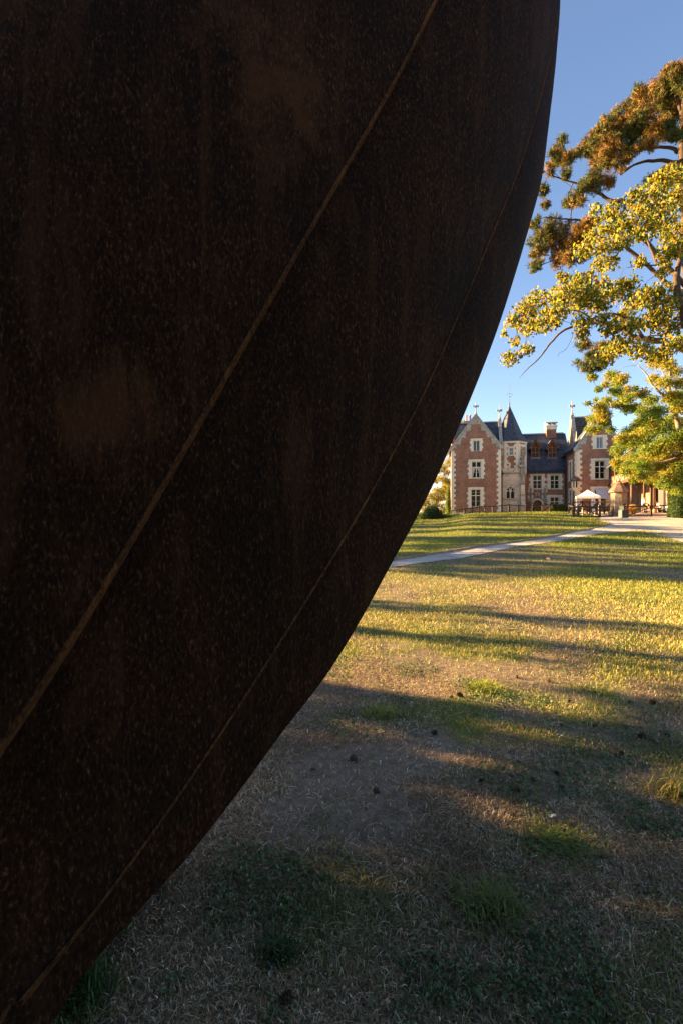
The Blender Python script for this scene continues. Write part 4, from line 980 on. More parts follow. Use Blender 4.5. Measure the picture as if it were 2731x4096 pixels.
fence('pen_fence', 'weathered timber back fence with crossed braces just behind the tent pen', dict(pw=.13, posts=[(px4(205),53,1.4),(px4(480),53,1.45),(px4(690),53,1.45),(px4(890),52.5,1.45),(px4(1100),52,1.45),(px4(1310),51.5,1.4)], bars=[
    (0,1,.95,.95),(1,2,.95,.95),(2,3,.95,.95),(3,4,.95,.95),(4,5,.95,.95),(0,1,.25,.95),(1,2,.95,.3),(2,3,.3,.95),(3,4,.95,.3),(4,5,.3,.95),(0,1,.3,.3),(1,2,.3,.3),(2,3,.3,.3),(3,4,.3,.3),(4,5,.3,.3)]))
fence('timber_gate', 'low dark timber barrier with truss braces in front of the people', dict(pw=.17, posts=[(2506,42,1.15),(2601,42,1.0),(2700,42,1.15)], bars=[
    (0,1,.88,.95),(1,2,.95,.9),(0,1,.12,.1),(1,2,.1,.1),(0,1,.16,.85),(1,2,.85,.14)]))
# free standing posts
for (px, d, h, mat, lab) in ((2461, 46.5, 1.1, 'fence', 'single dark post between pen and litter bin'), (px4(1430), 50.5, 1.35, 'fence', 'thin dark post behind the pen corner'), (px4(490), 49, .75, 'fence_pale', 'pale sunlit post inside the pen, left'), (px4(840), 49, .8, 'fence_pale', 'pale sunlit post inside the pen, right')):
    x = (px-1365.5)/F*d; mb = MB().box(-.07,.07,-.07,.07,-.2,h); mb.add([(-.07,-.07,h),(.07,-.07,h),(.07,.07,h),(-.07,.07,h),(0,0,h+.06)], [(0,1,4),(1,2,4),(2,3,4),(3,0,4)])
    tag(mb.build('wooden_post', M[mat], None, (x, d, tz(x,d))), lab, 'post', 'loose posts around the pen')
# notice board on the pen fence
sp_ = P(px4(790), 2040, 44.9); NB = empty('notice_board', (sp_.x, sp_.y, sp_.z), R(4)); tag(NB, 'small dark notice board with a white sheet hung on the pen fence', 'sign')
MB().box(-.3, .3, -.03, .02, -.16, .2).build('board', M['timber'], NB); MB().box(-.15, .15, -.042, -.032, -.12, .12).build('sheet', M['fabric'], NB); MB().box(-.36, .36, -.1, .06, .2, .26).build('board_roof', M['fence'], NB)

# ------------------------------------------------------------------ tent, parasol, table, bin
td = 56.5; tp = P(2348,1959,td); TX = tp.x; TZ = tz(TX, td)
TENT = empty('canopy_tent', (TX, td, TZ), R(-26)); tag(TENT, 'white pop-up canopy tent beside the right brick wing', 'tent')
hw = 1.3; ze_ = P(2348,1986,td).z-TZ; za_ = tp.z-TZ
cv = MB(); N_ = 8; vs = []; 
for i in range(N_+1):
    f = i/N_; r = hw*(1-f)+.02; z = ze_+(za_-ze_)*(f**1.35*.75+f*.25)
    vs += [(-r,-r,z),(0,-r*.985,z),(r,-r,z),(r*.985,0,z),(r,r,z),(0,r*.985,z),(-r,r,z),(-r*.985,0,z)]
fs = [(i*8+k, i*8+(k+1) % 8, (i+1)*8+(k+1) % 8, (i+1)*8+k) for i in range(N_) for k in range(8)]
cv.add(vs, fs); cano = cv.build('canopy', M['fabric'], TENT)
vl = MB(); 
for i in range(4):
    c = [(-hw,-hw),(hw,-hw),(hw,hw),(-hw,hw)]; a = c[i]; b_ = c[(i+1) % 4]
    vl.bar((a[0],a[1],ze_-.12), (b_[0],b_[1],ze_-.12), .02, .28)
vl.build('valance', M['fabric'], cano)
for sx in (-1,1):
    for sy in (-1,1): MB().box(sx*(hw-.05)-.03, sx*(hw-.05)+.03, sy*(hw-.05)-.03, sy*(hw-.05)+.03, 0, ze_-.02).build('leg', M['white_wood'], TENT)
pd = 54; q = P(px4(805), 1880+690*.1403, pd); pz = tz(q.x, pd); PAR = empty('parasol', (q.x, pd, pz)); tag(PAR, 'folded white parasol standing in front of the tent', 'parasol')
hh = q.z-pz; MB().tube([(0,0,0),(0,0,hh)], .03, 8).build('pole', M['dark_iron'], PAR); 
fold = MB(); n_ = 14; prof = [(.05,hh-.05),(.10,hh-.4),(.15,hh-.9),(.17,hh-1.2),(.12,hh-1.25)]
vs = [((r*(1+.28*(-1)**k))*math.cos(2*math.pi*k/n_), (r*(1+.28*(-1)**k))*math.sin(2*math.pi*k/n_), z) for r, z in prof for k in range(n_)]
fold.add(vs, [(i*n_+k, i*n_+(k+1) % n_, (i+1)*n_+(k+1) % n_, (i+1)*n_+k) for i in range(len(prof)-1) for k in range(n_)]); fold.build('folded_canopy', M['fabric'], PAR)
MB().lathe([(.3,0),(.3,.08),(.06,.12),(.05,.3)], 12).build('foot', M['bin_grey'], PAR)
def picnic(px, d, rz, label):
    x = (px-1365.5)/F*d; t = empty('picnic_table', (x, d, tz(x, d)), rz); tag(t, label, 'table', 'picnic tables in the pen')
    for k in range(4): MB().box(-.8,.8,-.34+k*.18,-.18+k*.18,.7,.74).build('top_plank', M['timber'], t)
    for s in (-1,1): MB().box(-.8,.8,s*.65-.12,s*.65+.12,.42,.46).build('bench_plank', M['timber'], t)
    for s in (-.6,.6):
        MB().bar((s,-.65,0),(s,-.2,.7),.08).build('leg', M['timber'], t); MB().bar((s,.65,0),(s,.2,.7),.08).build('leg', M['timber'], t); MB().bar((s+.07,-.75,.39),(s+.07,.75,.39),.06,.08).build('crossbar', M['timber'], t)
picnic(px4(600), 50.5, .3, 'brown picnic table in the pen, nearer the left fence'); picnic(px4(1010), 55, -.2, 'brown picnic table below the awning')
bx = (2490-1365.5)/F*41.6; BIN = empty('litter_bin', (bx, 41.6, tz(bx,41.6)), R(8)); tag(BIN, 'dark green litter bin with a red disc at the end of the barrier', 'bin')
b_ = MB().box(-.17,.31,-.26,.26,.04,1.06).build('body', M['bin'], BIN); MB().box(-.2,.34,-.29,.29,1.06,1.12).build('lid', M['bin'], BIN)
MB().box(-.31,-.175,-.22,.22,.04,.72).build('side_body', M['bin_grey'], BIN); MB().box(-.12,.26,-.20,.20,0,.04).build('base', M['dark_iron'], BIN)
n_ = 14; MB().prism([(.07+.13*math.cos(2*math.pi*k/n_), .86+.13*math.sin(2*math.pi*k/n_)) for k in range(n_)], -.272, -.262).build('red_disc', M['red_cloth'], BIN)
MB().box(-.1,.24,-.268,-.262,.45,.6).build('slot', M['dark_iron'], BIN)
q = P(1805, 1772, 75); RD = empty('red_banner', (q.x, 75, tz(q.x,75))); tag(RD, 'red banner on a pole just left of the brick gable', 'flag')
MB().tube([(0,0,0),(0,0,q.z-tz(q.x,75)+.9)], .04, 6).build('pole', M['white_wood'], RD)
fl_ = MB(); fl_.add([(.04+.12*i, .06*math.sin(i*1.3), q.z-tz(q.x,75)-.45-.03*i+s*.9) for i in range(9) for s in (0,1)], [(2*i, 2*i+2, 2*i+3, 2*i+1) for i in range(8)]); fl_.build('cloth', M['red_cloth'], RD)

# ------------------------------------------------------------------ people and pushchair
M['skin'] = plain('skin', (.42,.25,.17), .5, .1, 8); M['shirt'] = plain('shirt', (.62,.68,.78), .8, .08, 6); M['shirt_white'] = plain('shirt_white', (.78,.74,.70), .8, .08, 6)
M['trousers'] = plain('trousers', (.03,.035,.05), .8, .2, 6); M['shorts'] = plain('shorts', (.05,.05,.06), .8, .2, 6); M['hair'] = plain('hair', (.025,.016,.012), .6, .3, 14); M['shoe'] = plain('shoe', (.35,.33,.32), .6, .2, 6)
def body(name, J, E, label, loc, rz, rules):
    """J: joint -> (x,y,z,rx,ry); E: edges; skin surface, faces painted by `rules(center)`"""
    names = list(J); me = bpy.data.meshes.new(name)
    me.from_pydata([J[k][:3] for k in names], [(names.index(a), names.index(b_)) for a, b_ in E], [])
    o = bpy.data.objects.new(name, me); col.objects.link(o)
    md = o.modifiers.new('skin', 'SKIN'); md.use_smooth_shade = True
    sk = me.skin_vertices[0].data if me.skin_vertices else me.attributes
    for i, k in enumerate(names): sk[i].radius = (J[k][3], J[k][4] if len(J[k]) > 4 else J[k][3]); sk[i].use_root = (k == 'pelvis')
    s = o.modifiers.new('sub', 'SUBSURF'); s.levels = 1; s.render_levels = 1
    dg = bpy.context.evaluated_depsgraph_get(); m2 = bpy.data.meshes.new_from_object(o.evaluated_get(dg)); o.modifiers.clear(); o.data = m2; bpy.data.meshes.remove(me)
    mats = []
    for p in m2.polygons:
        nm = rules(p.center)
        if nm not in mats: mats.append(nm); m2.materials.append(M[nm])
        p.material_index = mats.index(nm)
    o.location = loc; o.rotation_euler = (0,0,rz); tag(o, label, 'person'); return o
def hands(J, E, side, wrist, d):
    w = Vector(J[wrist][:3]); d = Vector(d).normalized(); up = Vector((0,0,1)); s = d.cross(up).normalized()
    J[side+'palm'] = (*(w+d*.06), .032, .02); E.append((wrist, side+'palm'))
    for i, (off, ln) in enumerate(((-.03,.065),(-.01,.08),(.012,.076),(.032,.058))):
        b0 = w+d*.10+s*off; m_ = b0+d*ln*.55-up*.012; t_ = b0+d*ln-up*.035
        J[f'{side}f{i}a'] = (*b0,.011); J[f'{side}f{i}b'] = (*m_,.009); J[f'{side}f{i}c'] = (*t_,.008)
        E += [(side+'palm', f'{side}f{i}a'), (f'{side}f{i}a', f'{side}f{i}b'), (f'{side}f{i}b', f'{side}f{i}c')]
    a_ = w+d*.05+s*.045; b0 = w+d*.10+s*.07-up*.015; J[side+'ta'] = (*a_,.012); J[side+'tb'] = (*b0,.009); E += [(side+'palm', side+'ta'), (side+'ta', side+'tb')]
def head_parts(o, c, fw, hair_long=False):
    """hair cap, nose and ears as children; c head centre, fw facing"""
    c = Vector(c); fw = Vector(fw).normalized(); sd = fw.cross(Vector((0,0,1))).normalized(); up = sd.cross(fw)
    mb = MB(); rr = 10; vs = []
    for i in range(7):
        ph = R(-8+ i*16.3)
        for k in range(rr):
            th = 2*math.pi*k/rr; v = (fw*math.cos(th)*math.cos(ph)*1.05+sd*math.sin(th)*math.cos(ph)*.9)+up*math.sin(ph)*1.12
            back = max(0, -math.cos(th)); v = v-up*.45*back*(1-i/6)*(1.6 if hair_long else 1); rad_ = .113+.008*math.sin(k*3+i)
            if math.cos(th) > .55 and i < 2: v = v*.86
            vs.append(c+v*rad_+up*.012-fw*.012)
    fs = [(i*rr+k, i*rr+(k+1) % rr, (i+1)*rr+(k+1) % rr, (i+1)*rr+k) for i in range(6) for k in range(rr)]+[tuple(6*rr+k for k in range(rr))]
    mb.add(vs, fs); mb.build('hair', M['hair'], o, smooth=True)
    mb = MB().add([c+fw*.1+up*.02, c+fw*.1-up*.03+sd*.016, c+fw*.1-up*.03-sd*.016, c+fw*.128-up*.02], [(0,1,3),(0,3,2),(1,2,3)]); mb.build('nose', M['skin'], o)
    for s in (-1,1):
        e = c+sd*s*.092; MB().add([e+up*.03, e-up*.03, e-fw*.03+sd*s*.02, e-fw*.02+up*.03+sd*s*.018], [(0,1,2,3)]).build('ear', M['skin'], o)
        e = c+fw*.098+sd*s*.034+up*.012; MB().lathe([(.002,0),(.011,.004),(.002,.012)], 6, e).build('eye', M['hair'], o)
    e = c+fw*.1-up*.055; MB().add([e-sd*.026, e+sd*.026, e+sd*.018-up*.01, e-sd*.018-up*.01], [(0,1,2,3)]).build('mouth', M['clay'], o)
# standing man, side on, leaning a little over the pushchair (faces +x)
J = dict(pelvis=(0,0,.93,.125,.15), waist=(.02,0,1.06,.11,.145), chest=(.05,0,1.28,.12,.17), neckb=(.08,0,1.45,.065), neck=(.11,0,1.52,.05), head0=(.14,0,1.58,.07), head=(.16,0,1.67,.088), head1=(.155,0,1.74,.07))
E = [('pelvis','waist'),('waist','chest'),('chest','neckb'),('neckb','neck'),('neck','head0'),('head0','head'),('head','head1')]
for s, n_ in ((1,'l'), (-1,'r')):
    J[n_+'sh'] = (.06,s*.19,1.41,.06); J[n_+'el'] = (.14+.05*s,s*.23,1.13,.043); J[n_+'wr'] = (.38+.03*s,s*.2,1.02,.03)
    E += [('neckb',n_+'sh'),(n_+'sh',n_+'el'),(n_+'el',n_+'wr')]
    hands(J, E, n_, n_+'wr', (1,0,-.25))
    J[n_+'hip'] = (0,s*.09,.86,.095); J[n_+'kn'] = (.03-.04*s,s*.1,.49,.06); J[n_+'an'] = (-.02-.06*s,s*.1,.09,.04); J[n_+'to'] = (.14-.06*s,s*.11,.035,.035,.045)
    E += [('pelvis',n_+'hip'),(n_+'hip',n_+'kn'),(n_+'kn',n_+'an'),(n_+'an',n_+'to')]
def rule_man(c):
    if c.z < .075: return 'shoe'
    if c.z < .42: return 'skin'
    if c.z < .96: return 'shorts' if abs(c.y) < .2 and c.x < .3 else 'skin'
    if c.x > .17 and c.z < 1.3 and abs(c.y) > .1: return 'skin'
    if c.z > 1.5: return 'skin'
    return 'shirt'
pdm = 48.0; x = (2568-1365.5)/F*pdm
man = body('person', J, E, 'person standing in a pale blue T-shirt and dark shorts, bent over a pushchair', (x, pdm, tz(x,pdm)), R(-12), rule_man); head_parts(man, (.16,0,1.665), (1,0,-.35))
# seated person bending forward (faces -x)
J = dict(pelvis=(0,0,.52,.13,.16), waist=(-.06,0,.64,.12,.15), chest=(-.2,0,.86,.12,.17), neckb=(-.31,0,.99,.065), neck=(-.36,0,1.03,.05), head0=(-.41,0,1.06,.07), head=(-.46,0,1.1,.088), head1=(-.5,0,1.15,.068))
E = [('pelvis','waist'),('waist','chest'),('chest','neckb'),('neckb','neck'),('neck','head0'),('head0','head'),('head','head1')]
for s, n_ in ((1,'l'), (-1,'r')):
    J[n_+'sh'] = (-.27,s*.19,.95,.058); J[n_+'el'] = (-.34,s*.24,.68,.043); J[n_+'wr'] = (-.5,s*.17,.52,.03)
    E += [('neckb',n_+'sh'),(n_+'sh',n_+'el'),(n_+'el',n_+'wr')]; hands(J, E, n_, n_+'wr', (-1,0,-.4))
    J[n_+'hip'] = (-.05,s*.1,.5,.095); J[n_+'kn'] = (-.43,s*.12,.48,.062); J[n_+'an'] = (-.38,s*.12,.09,.04); J[n_+'to'] = (-.54,s*.13,.035,.035,.045)
    E += [('pelvis',n_+'hip'),(n_+'hip',n_+'kn'),(n_+'kn',n_+'an'),(n_+'an',n_+'to')]
def rule_sit(c):
    if c.z < .075: return 'shoe'
    if c.z < .42 : return 'skin'
    if c.z < .58 and c.x < .3: return 'trousers' if abs(c.y) < .2 and not (c.x < -.46) else 'skin'
    if c.x < -.33 and c.z > .98: return 'skin'
    if c.z < .74 and c.x < -.28: return 'skin'
    return 'shirt_white'
x = (2642-1365.5)/F*pdm; zt_ = tz(x, pdm)
sit = body('person', J, E, 'dark-haired person in a white top sitting bent forward beside the pushchair', (x, pdm, zt_), R(-8), rule_sit); head_parts(sit, (-.46,0,1.1), (-1,0,-.7), True)
BEN = empty('bench', (x+.08, pdm, zt_), R(-8)); tag(BEN, 'low wooden bench under the seated person', 'bench')
MB().box(-.25,.25,-.6,.6,.34,.39).build('seat', M['fence'], BEN)
for s in (-.5,.5): MB().box(-.2,.2,s-.05,s+.05,0,.34).build('leg', M['fence'], BEN)
x = (2590-1365.5)/F*47.8; PU = empty('pushchair', (x, 47.8, tz(x,47.8)), R(-10)); tag(PU, 'black pushchair between the two people', 'pushchair')
for s in (-1,1):
    MB().tube([(-.42,s*.22,1.0),(-.3,s*.22,.75),(.1,s*.22,.4),(.38,s*.2,.12)], .018, 6).build('frame', M['dark_iron'], PU)
    MB().tube([(-.05,s*.22,.55),(-.3,s*.24,.12)], .018, 6).build('frame', M['dark_iron'], PU)
    for xx, r in ((.38,.09),(-.3,.12)):
        w = MB().tube([(xx, s*.24-.025, r),(xx, s*.24+.025, r)], r, 12).build('wheel', M['dark_iron'], PU); MB().tube([(xx, s*.24-.03, r),(xx, s*.24+.03, r)], r*.45, 8).build('hub', M['bin_grey'], w)
MB().tube([(-.42,-.22,1.0),(-.42,.22,1.0)], .02, 6).build('handle', M['dark_iron'], PU)
st_ = MB(); st_.add([(-.25,-.2,.85),(-.25,.2,.85),(-.05,.2,.42),(-.05,-.2,.42),(.28,.2,.45),(.28,-.2,.45),(.33,.2,.2),(.33,-.2,.2)], [(0,1,2,3),(3,2,4,5),(5,4,6,7)]); st_.build('seat', M['trousers'], PU)
hd = MB(); hd.add([(-.25+.3*math.sin(R(a)), s*.21, .8+.3*math.cos(R(a))*.75+.02) for a in (-60,-20,20,60,95) for s in (-1,1)], [(2*i,2*i+1,2*i+3,2*i+2) for i in range(4)]); hd.build('hood', M['trousers'], PU)
MB().box(-.25,.2,-.18,.18,.16,.28).build('basket', M['trousers'], PU)
x = (2616-1365.5)/F*47.3; bg_ = MB(); bg_.lathe([(.02,.0),(.2,.02),(.23,.2),(.2,.38),(.1,.46),(.03,.48)], 10); bg_.tube([(-.1,0,.42),(-.06,0,.58),(.06,0,.58),(.1,0,.42)], .015, 5)
M['bag'] = plain('bag', (.22,.13,.07), .7, .3, 8); tag(bg_.build('bag', M['bag'], None, (x, 47.3, tz(x,47.3)), smooth=True), 'brown bag on the gravel beside the pushchair', 'bag')
# ------------------------------------------------------------------ trees and shrubs
def tri_leaves(name, C, size, cols, mat, droop=.3, shape='leaf', parent=None, aspect=.55, nrm_dir=None):
    """C (N,3) centres; one folded leaf of 2 quads (6 verts) each"""
    N = len(C); d = rng.normal(size=(N,3)); d[:,2] -= droop*1.5
    d /= np.linalg.norm(d, axis=1, keepdims=True)
    u = rng.normal(size=(N,3)); s = np.cross(d, u); s /= np.linalg.norm(s, axis=1, keepdims=True); n = np.cross(s, d)
    L = (size*rng.uniform(.65, 1.25, N))[:,None]; W = L*aspect
    v = np.stack([C, C+d*L*.35+s*W*.5+n*L*.10, C+d*L*.7+s*W*.36+n*L*.08, C+d*L, C+d*L*.7-s*W*.36+n*L*.08, C+d*L*.35-s*W*.5+n*L*.10], 1)
    me = quads_mesh(name, v, 6, cols, mat, [(0,1,2,3),(0,3,4,5)])
    return link_mesh(name, me, None, parent)
def palette(N, cols, w, jit=.18):
    cols = np.array(cols); i = rng.choice(len(cols), N, p=np.array(w)/np.sum(w))
    return np.clip(cols[i]*rng.uniform(1-jit, 1+jit, (N,1))*rng.uniform(.93, 1.07, (N,3)), 0, 1)
def blob_points(blobs, per, hollow=.35, pw=2.0):
    out = []
    for (c, r) in blobs:
        n = max(6, int(per*(r**pw)))
        v = rng.normal(size=(n,3)); v /= np.linalg.norm(v, axis=1, keepdims=True)
        rr = r*(hollow+(1-hollow)*rng.uniform(0,1,n)**.5)[:,None]*np.array([1,1,.8])
        out.append(np.array(c)+v*rr*rng.uniform(.8,1.15,(n,1)))
    return np.concatenate(out)
def nearest_on(limbs, c):
    best = None
    for pts, rad_ in limbs:
        for i, p in enumerate(pts):
            dd = (p-c).length
            if best is None or dd < best[0]: best = (dd, p, rad_[i], pts[min(i+1,len(pts)-1)]-pts[max(i-1,0)])
    return best
def smooth_line(pts, n=5):
    pts = [Vector(p) for p in pts]; ext = [pts[0]*2-pts[1]]+pts+[pts[-1]*2-pts[-2]]; out = []
    for i in range(1, len(ext)-2):
        p0,p1,p2,p3 = ext[i-1:i+3]
        for t in np.linspace(0,1,n,endpoint=False): out.append(.5*((2*p1)+(p2-p0)*t+(2*p0-5*p1+4*p2-p3)*t*t+(3*p1-p0-3*p2+p3)*t**3))
    out.append(pts[-1]); return out
def make_tree(name, label, base, limbs, blobs, bark, r_twig=.02, twigs=3, group=None, cat='tree'):
    """limbs: list of (points, r0, r1); the first is the trunk. Branches grow from the limbs to every blob."""
    T = empty(name, base); tag(T, label, cat, group); o = Vector(base)
    LB = []
    for k, (pts, r0, r1) in enumerate(limbs):
        sm = smooth_line(pts); rr = [r0+(r1-r0)*(i/(len(sm)-1))**.8 for i in range(len(sm))]; LB.append((sm, rr))
        wob = [p+Vector((random.uniform(-1,1),random.uniform(-1,1),random.uniform(-1,1)))*rr[i]*.25 for i, p in enumerate(sm)]
        MB().tube([p-o for p in wob], rr, 10 if k == 0 else 7).build('trunk' if k == 0 else 'limb', M[bark], T, smooth=True)
    tw = MB(); grown = []
    for (c, r) in sorted(blobs, key=lambda b_: nearest_on(LB, Vector(b_[0]))[0]):
        c = Vector(c); dd, p, rp, tg = nearest_on(LB+grown, c)
        mid = p.lerp(c, .5)+Vector((random.uniform(-.12,.12)*dd, random.uniform(-.12,.12)*dd, .10*dd))
        r0 = min(rp*.7, r_twig*1.6+.012*dd)
        sm = smooth_line([p, mid, c], 4); rr = [r0+(r_twig*.6-r0)*(i/(len(sm)-1)) for i in range(len(sm))]
        tw.tube([q-o for q in sm], rr, 5, False); grown.append((sm, rr))
        for k in range(twigs):
            v = Vector((random.gauss(0,1),random.gauss(0,1),random.gauss(0,.8))).normalized()*r*random.uniform(.7,1.05); e = c+v; s_ = sm[random.randint(len(sm)//2, len(sm)-1)]
            q = s_.lerp(e, .5)+Vector((random.uniform(-.1,.1),random.uniform(-.1,.1),random.uniform(-.05,.15)))*r
            tw.tube([s_-o, q-o, e-o], [r_twig*.55, r_twig*.4, r_twig*.15], 4, False)
    tw.build('branches', M[bark], T)['kind'] = 'stuff'
    return T
def pxblobs(lst, sx, ox, oy, d0, spread, rs=1.0):
    out = []
    for (x, y, r) in lst:
        d = d0+random.uniform(-spread, spread); out.append((P(ox+x*sx, oy+y*sx, d), r*sx*rs*d/F))
    return out

# ---- black pine behind
PD = 25
pine_l = [(1480,200,90),(1540,150,90),(1420,330,130),(1320,420,110),(1210,360,60),(1180,420,80),(1110,470,80),(1250,560,130),(1400,520,150),(1520,420,150),(1060,650,120),(920,740,110),(985,610,75),(860,680,70),(800,800,90),(740,810,70),(1150,740,110),(1300,660,110),(570,800,60),(510,860,60),(640,890,60),(590,900,60),(480,960,50),(880,900,90),(1000,850,90),(900,1080,90),(830,1020,70),(1080,900,70),(700,1200,80),(620,1240,60),(420,1150,55),(440,1250,45),(370,1400,60),(470,1540,110),(600,1580,120),(720,1520,110),(400,1650,75),(345,1775,55),(560,1730,85),(680,1690,80),(480,1460,50),(380,1500,50),(780,1430,70),(1260,780,80),(1400,700,90),(1500,640,90),(1330,1060,70),(1480,1000,80),(760,1130,60),(620,1000,50)]
pblobs = pxblobs(pine_l, .4917, 1960, 200, PD, 2.2)+pxblobs([(740,850,70),(780,930,90),(720,980,60),(860,880,80),(820,1000,60)], .466, 2000, 1000, PD-1, 1)
for (x, y, r) in ((2900,180,120),(3000,330,150),(3150,480,140),(2850,60,110),(3250,650,150),(3100,800,140),(3300,900,130),(2950,620,140),(3150,1020,120),(2880,430,140),(2800,300,110)):
    d = PD+random.uniform(-3,3); pblobs.append((P(x,y,d), r*.55*d/F))
tb = Vector(((2830-1365.5)/F*PD, PD, 0)); tb.z = tz(tb.x, tb.y)
def pl(d, *pts): return [P(x, y, d+(i*.25)) for i, (x, y) in enumerate(pts)]
def c4(x, y): return (1960+.4917*x, 200+.4917*y)
pl_l = [([tb, P(2795,1650,PD), P(2760,1250,PD), P(2742,1000,PD), P(2728,640,PD), P(2735,330,PD), P(2760,60,PD)], .42, .1),
 (pl(PD, c4(1530,930), c4(1400,900), c4(1200,920), c4(1050,1020)), .14, .04), (pl(PD, (2740,1000), c4(1130,1250), c4(1000,1240), c4(900,1180), c4(780,1110), c4(640,1070), c4(430,1000)), .16, .03),
 (pl(PD+.5, c4(1530,830), c4(1420,790), c4(1150,830), c4(950,900)), .12, .03), (pl(PD-.5, (2742,1150), c4(1100,1400), c4(820,1390), c4(650,1380), c4(440,1360)), .13, .025),
 (pl(PD-.3, (2742,1200), c4(1050,1560), c4(850,1430), c4(640,1500), c4(430,1620)), .12, .025), (pl(PD+.4, c4(1540,760), c4(1480,620), c4(1300,560), c4(1120,560)), .12, .03), (pl(PD, c4(1550,500), c4(1480,380), c4(1300,450)), .1, .03),
 (pl(PD, (2735,700), (2900,600), (3100,550)), .14, .04), (pl(PD, (2738,950), (2950,850), (3250,800)), .15, .04), (pl(PD, (2735,450), (2850,250), (2950,200)), .12, .04)]
PINE = make_tree('pine_tree', 'tall pine with orange-brown and green needles rising behind the yellow tree', tb, pl_l, pblobs, 'bark_dark', .022, 10)
sub_ = []
for c, r in pblobs:
    for k in range(7):
        v = Vector((random.gauss(0,1), random.gauss(0,1), random.gauss(0,.8))).normalized()*r*random.uniform(.35,1.05); sub_.append((Vector(c)+v, r*random.uniform(.4,.75)))
TC = blob_points(sub_, 520, .1, 2.0)
N = len(TC); K = 12
ax = rng.normal(size=(N,3)); ax[:,2] += .9; ax /= np.linalg.norm(ax, axis=1, keepdims=True)
dv = ax[:,None,:]*.95+rng.normal(size=(N,K,3))*.5; dv /= np.linalg.norm(dv, axis=2, keepdims=True)
st = TC[:,None,:]+ax[:,None,:]*rng.uniform(-.12,.1,(N,K,1)); ln = rng.uniform(.12,.22,(N,K,1)); sd_ = np.cross(dv, rng.normal(size=(N,K,3))); sd_ /= np.linalg.norm(sd_, axis=2, keepdims=True); sd_ *= .011
tri = np.stack([st-sd_, st+sd_, st+dv*ln], 2).reshape(N*K, 3, 3)
oldn = fbm(TC[:,0]*.9+TC[:,2]*.5, TC[:,2]*.9+5, 77)
pc = np.where((oldn+rng.normal(0,.06,N) > .525)[:,None], palette(N, [(.28,.15,.03),(.34,.19,.04),(.15,.09,.028)], [3,2,4]), palette(N, [(.08,.105,.025),(.16,.15,.03),(.045,.062,.02)], [3,2,3]))
me = quads_mesh('needles', tri-np.array(tb), 3, np.repeat(pc, K, 0), M['needle']); o = link_mesh('needles', me, None, PINE); o['kind'] = 'stuff'

# ---- broad-leaved yellow tree (large heart-shaped leaves)
CD = 16
cat5 = [(30,710,35),(100,600,65),(200,520,95),(300,430,100),(250,650,95),(400,600,110),(120,780,50),(80,930,75),(230,850,60),(500,400,105),(480,520,95),(600,330,95),(530,230,55),(700,260,95),(650,450,105),(750,400,95),(850,300,85),(850,450,105),(700,620,80),(900,600,75),(700,720,60),(950,680,75),(1000,350,95),(1100,300,85),(1050,600,95),(1150,450,95),(1250,400,105),(1350,350,95),(1400,500,105),(1300,600,105),(1450,650,105),(1150,650,75),(950,850,95),(900,950,65),(1050,800,95),(1200,850,95),(1350,900,85),(1500,800,95),(1500,400,75)]
cat4 = [(850,1290,50),(880,1380,45),(1000,1300,80),(1180,1180,80),(1250,1280,110),(1350,1150,75),(1400,1050,95),(1500,1020,85),(1500,1180,105),(1100,1420,90),(950,1450,75),(830,1510,65),(760,1620,75),(900,1600,85),(1050,1550,90),(1250,1450,100),(1400,1350,120),(1500,1500,110),(1450,1650,90),(1540,1600,80),(960,1720,75),(870,1740,55),(1210,1720,55),(1400,1800,50)]
cblobs = pxblobs(cat5, .466, 2000, 1000, CD, 1.3)+pxblobs(cat4, .4917, 1960, 200, CD+.4, 1.3)
for (x, y, r) in ((2850,700,70),(2950,850,80),(3050,950,80),(2880,950,80),(3000,1100,80),(3120,1200,80),(2850,1150,80),(2950,1300,80),(3080,1400,70),(2850,1400,70)):
    d = CD+random.uniform(-1.5,1.5); cblobs.append((P(x,y,d), r*.6*d/F))
cb_ = Vector(((2790-1365.5)/F*CD, CD, 0)); cb_.z = tz(cb_.x, cb_.y)
def c5(x, y): return (2000+.466*x, 1000+.466*y)
cl = [([cb_, P(2800,1750,CD), P(2790,1450,CD), P(2745,1290,CD), P(2705,1180,CD), P(2706,1090,CD+.1), P(2740,950,CD+.2), P(2760,780,CD+.3)], .24, .05),
 (pl(CD, (2790,1440), c5(1520,830), c5(1300,770), c5(1150,750), c5(1050,690), c5(900,640), c5(780,630), c5(560,680), c5(430,800), c5(330,930), c5(220,1030), c5(160,1100)), .135, .008),
 (pl(CD, c5(1220,755), c5(1130,620), c5(980,550), c5(860,560), c5(690,630)), .065, .02), (pl(CD-.2, c5(870,630), c5(790,590), c5(680,530), c5(560,520), c5(400,560), c5(250,570)), .035, .012),
 (pl(CD+.1, (2706,1105), c5(1430,165), c5(1340,110), c5(1290,0), (2585,960), (2535,880)), .075, .02), (pl(CD, c5(1360,130), c5(1230,135), c5(1060,155)), .03, .008),
 (pl(CD+.1, c5(870,600), c5(800,500), c5(740,430), c5(620,380), c5(500,400)), .028, .01), (pl(CD-.3, c5(1560,620), c5(1400,720), c5(1250,740)), .04, .02), (pl(CD, (2740,950), (2850,880), (3000,850)), .07, .02), (pl(CD, (2790,1400), (2900,1250), (3080,1150)), .1, .02),
 (pl(CD, c5(640,655), c5(610,760), c5(560,850), c5(500,890), c5(495,920)), .012, .005), (pl(CD, c5(1280,830), c5(1200,850), c5(1080,880), c5(950,900)), .03, .012)]
CAT = make_tree('broadleaf_tree', 'yellow-green tree with big drooping heart-shaped leaves and a low arching limb', cb_, cl, cblobs, 'bark_dark', .014, 7)
cblobs = [(c, r*1.22) for c, r in cblobs]; CC = blob_points(cblobs, 1050, .05, 2.0); N = len(CC)
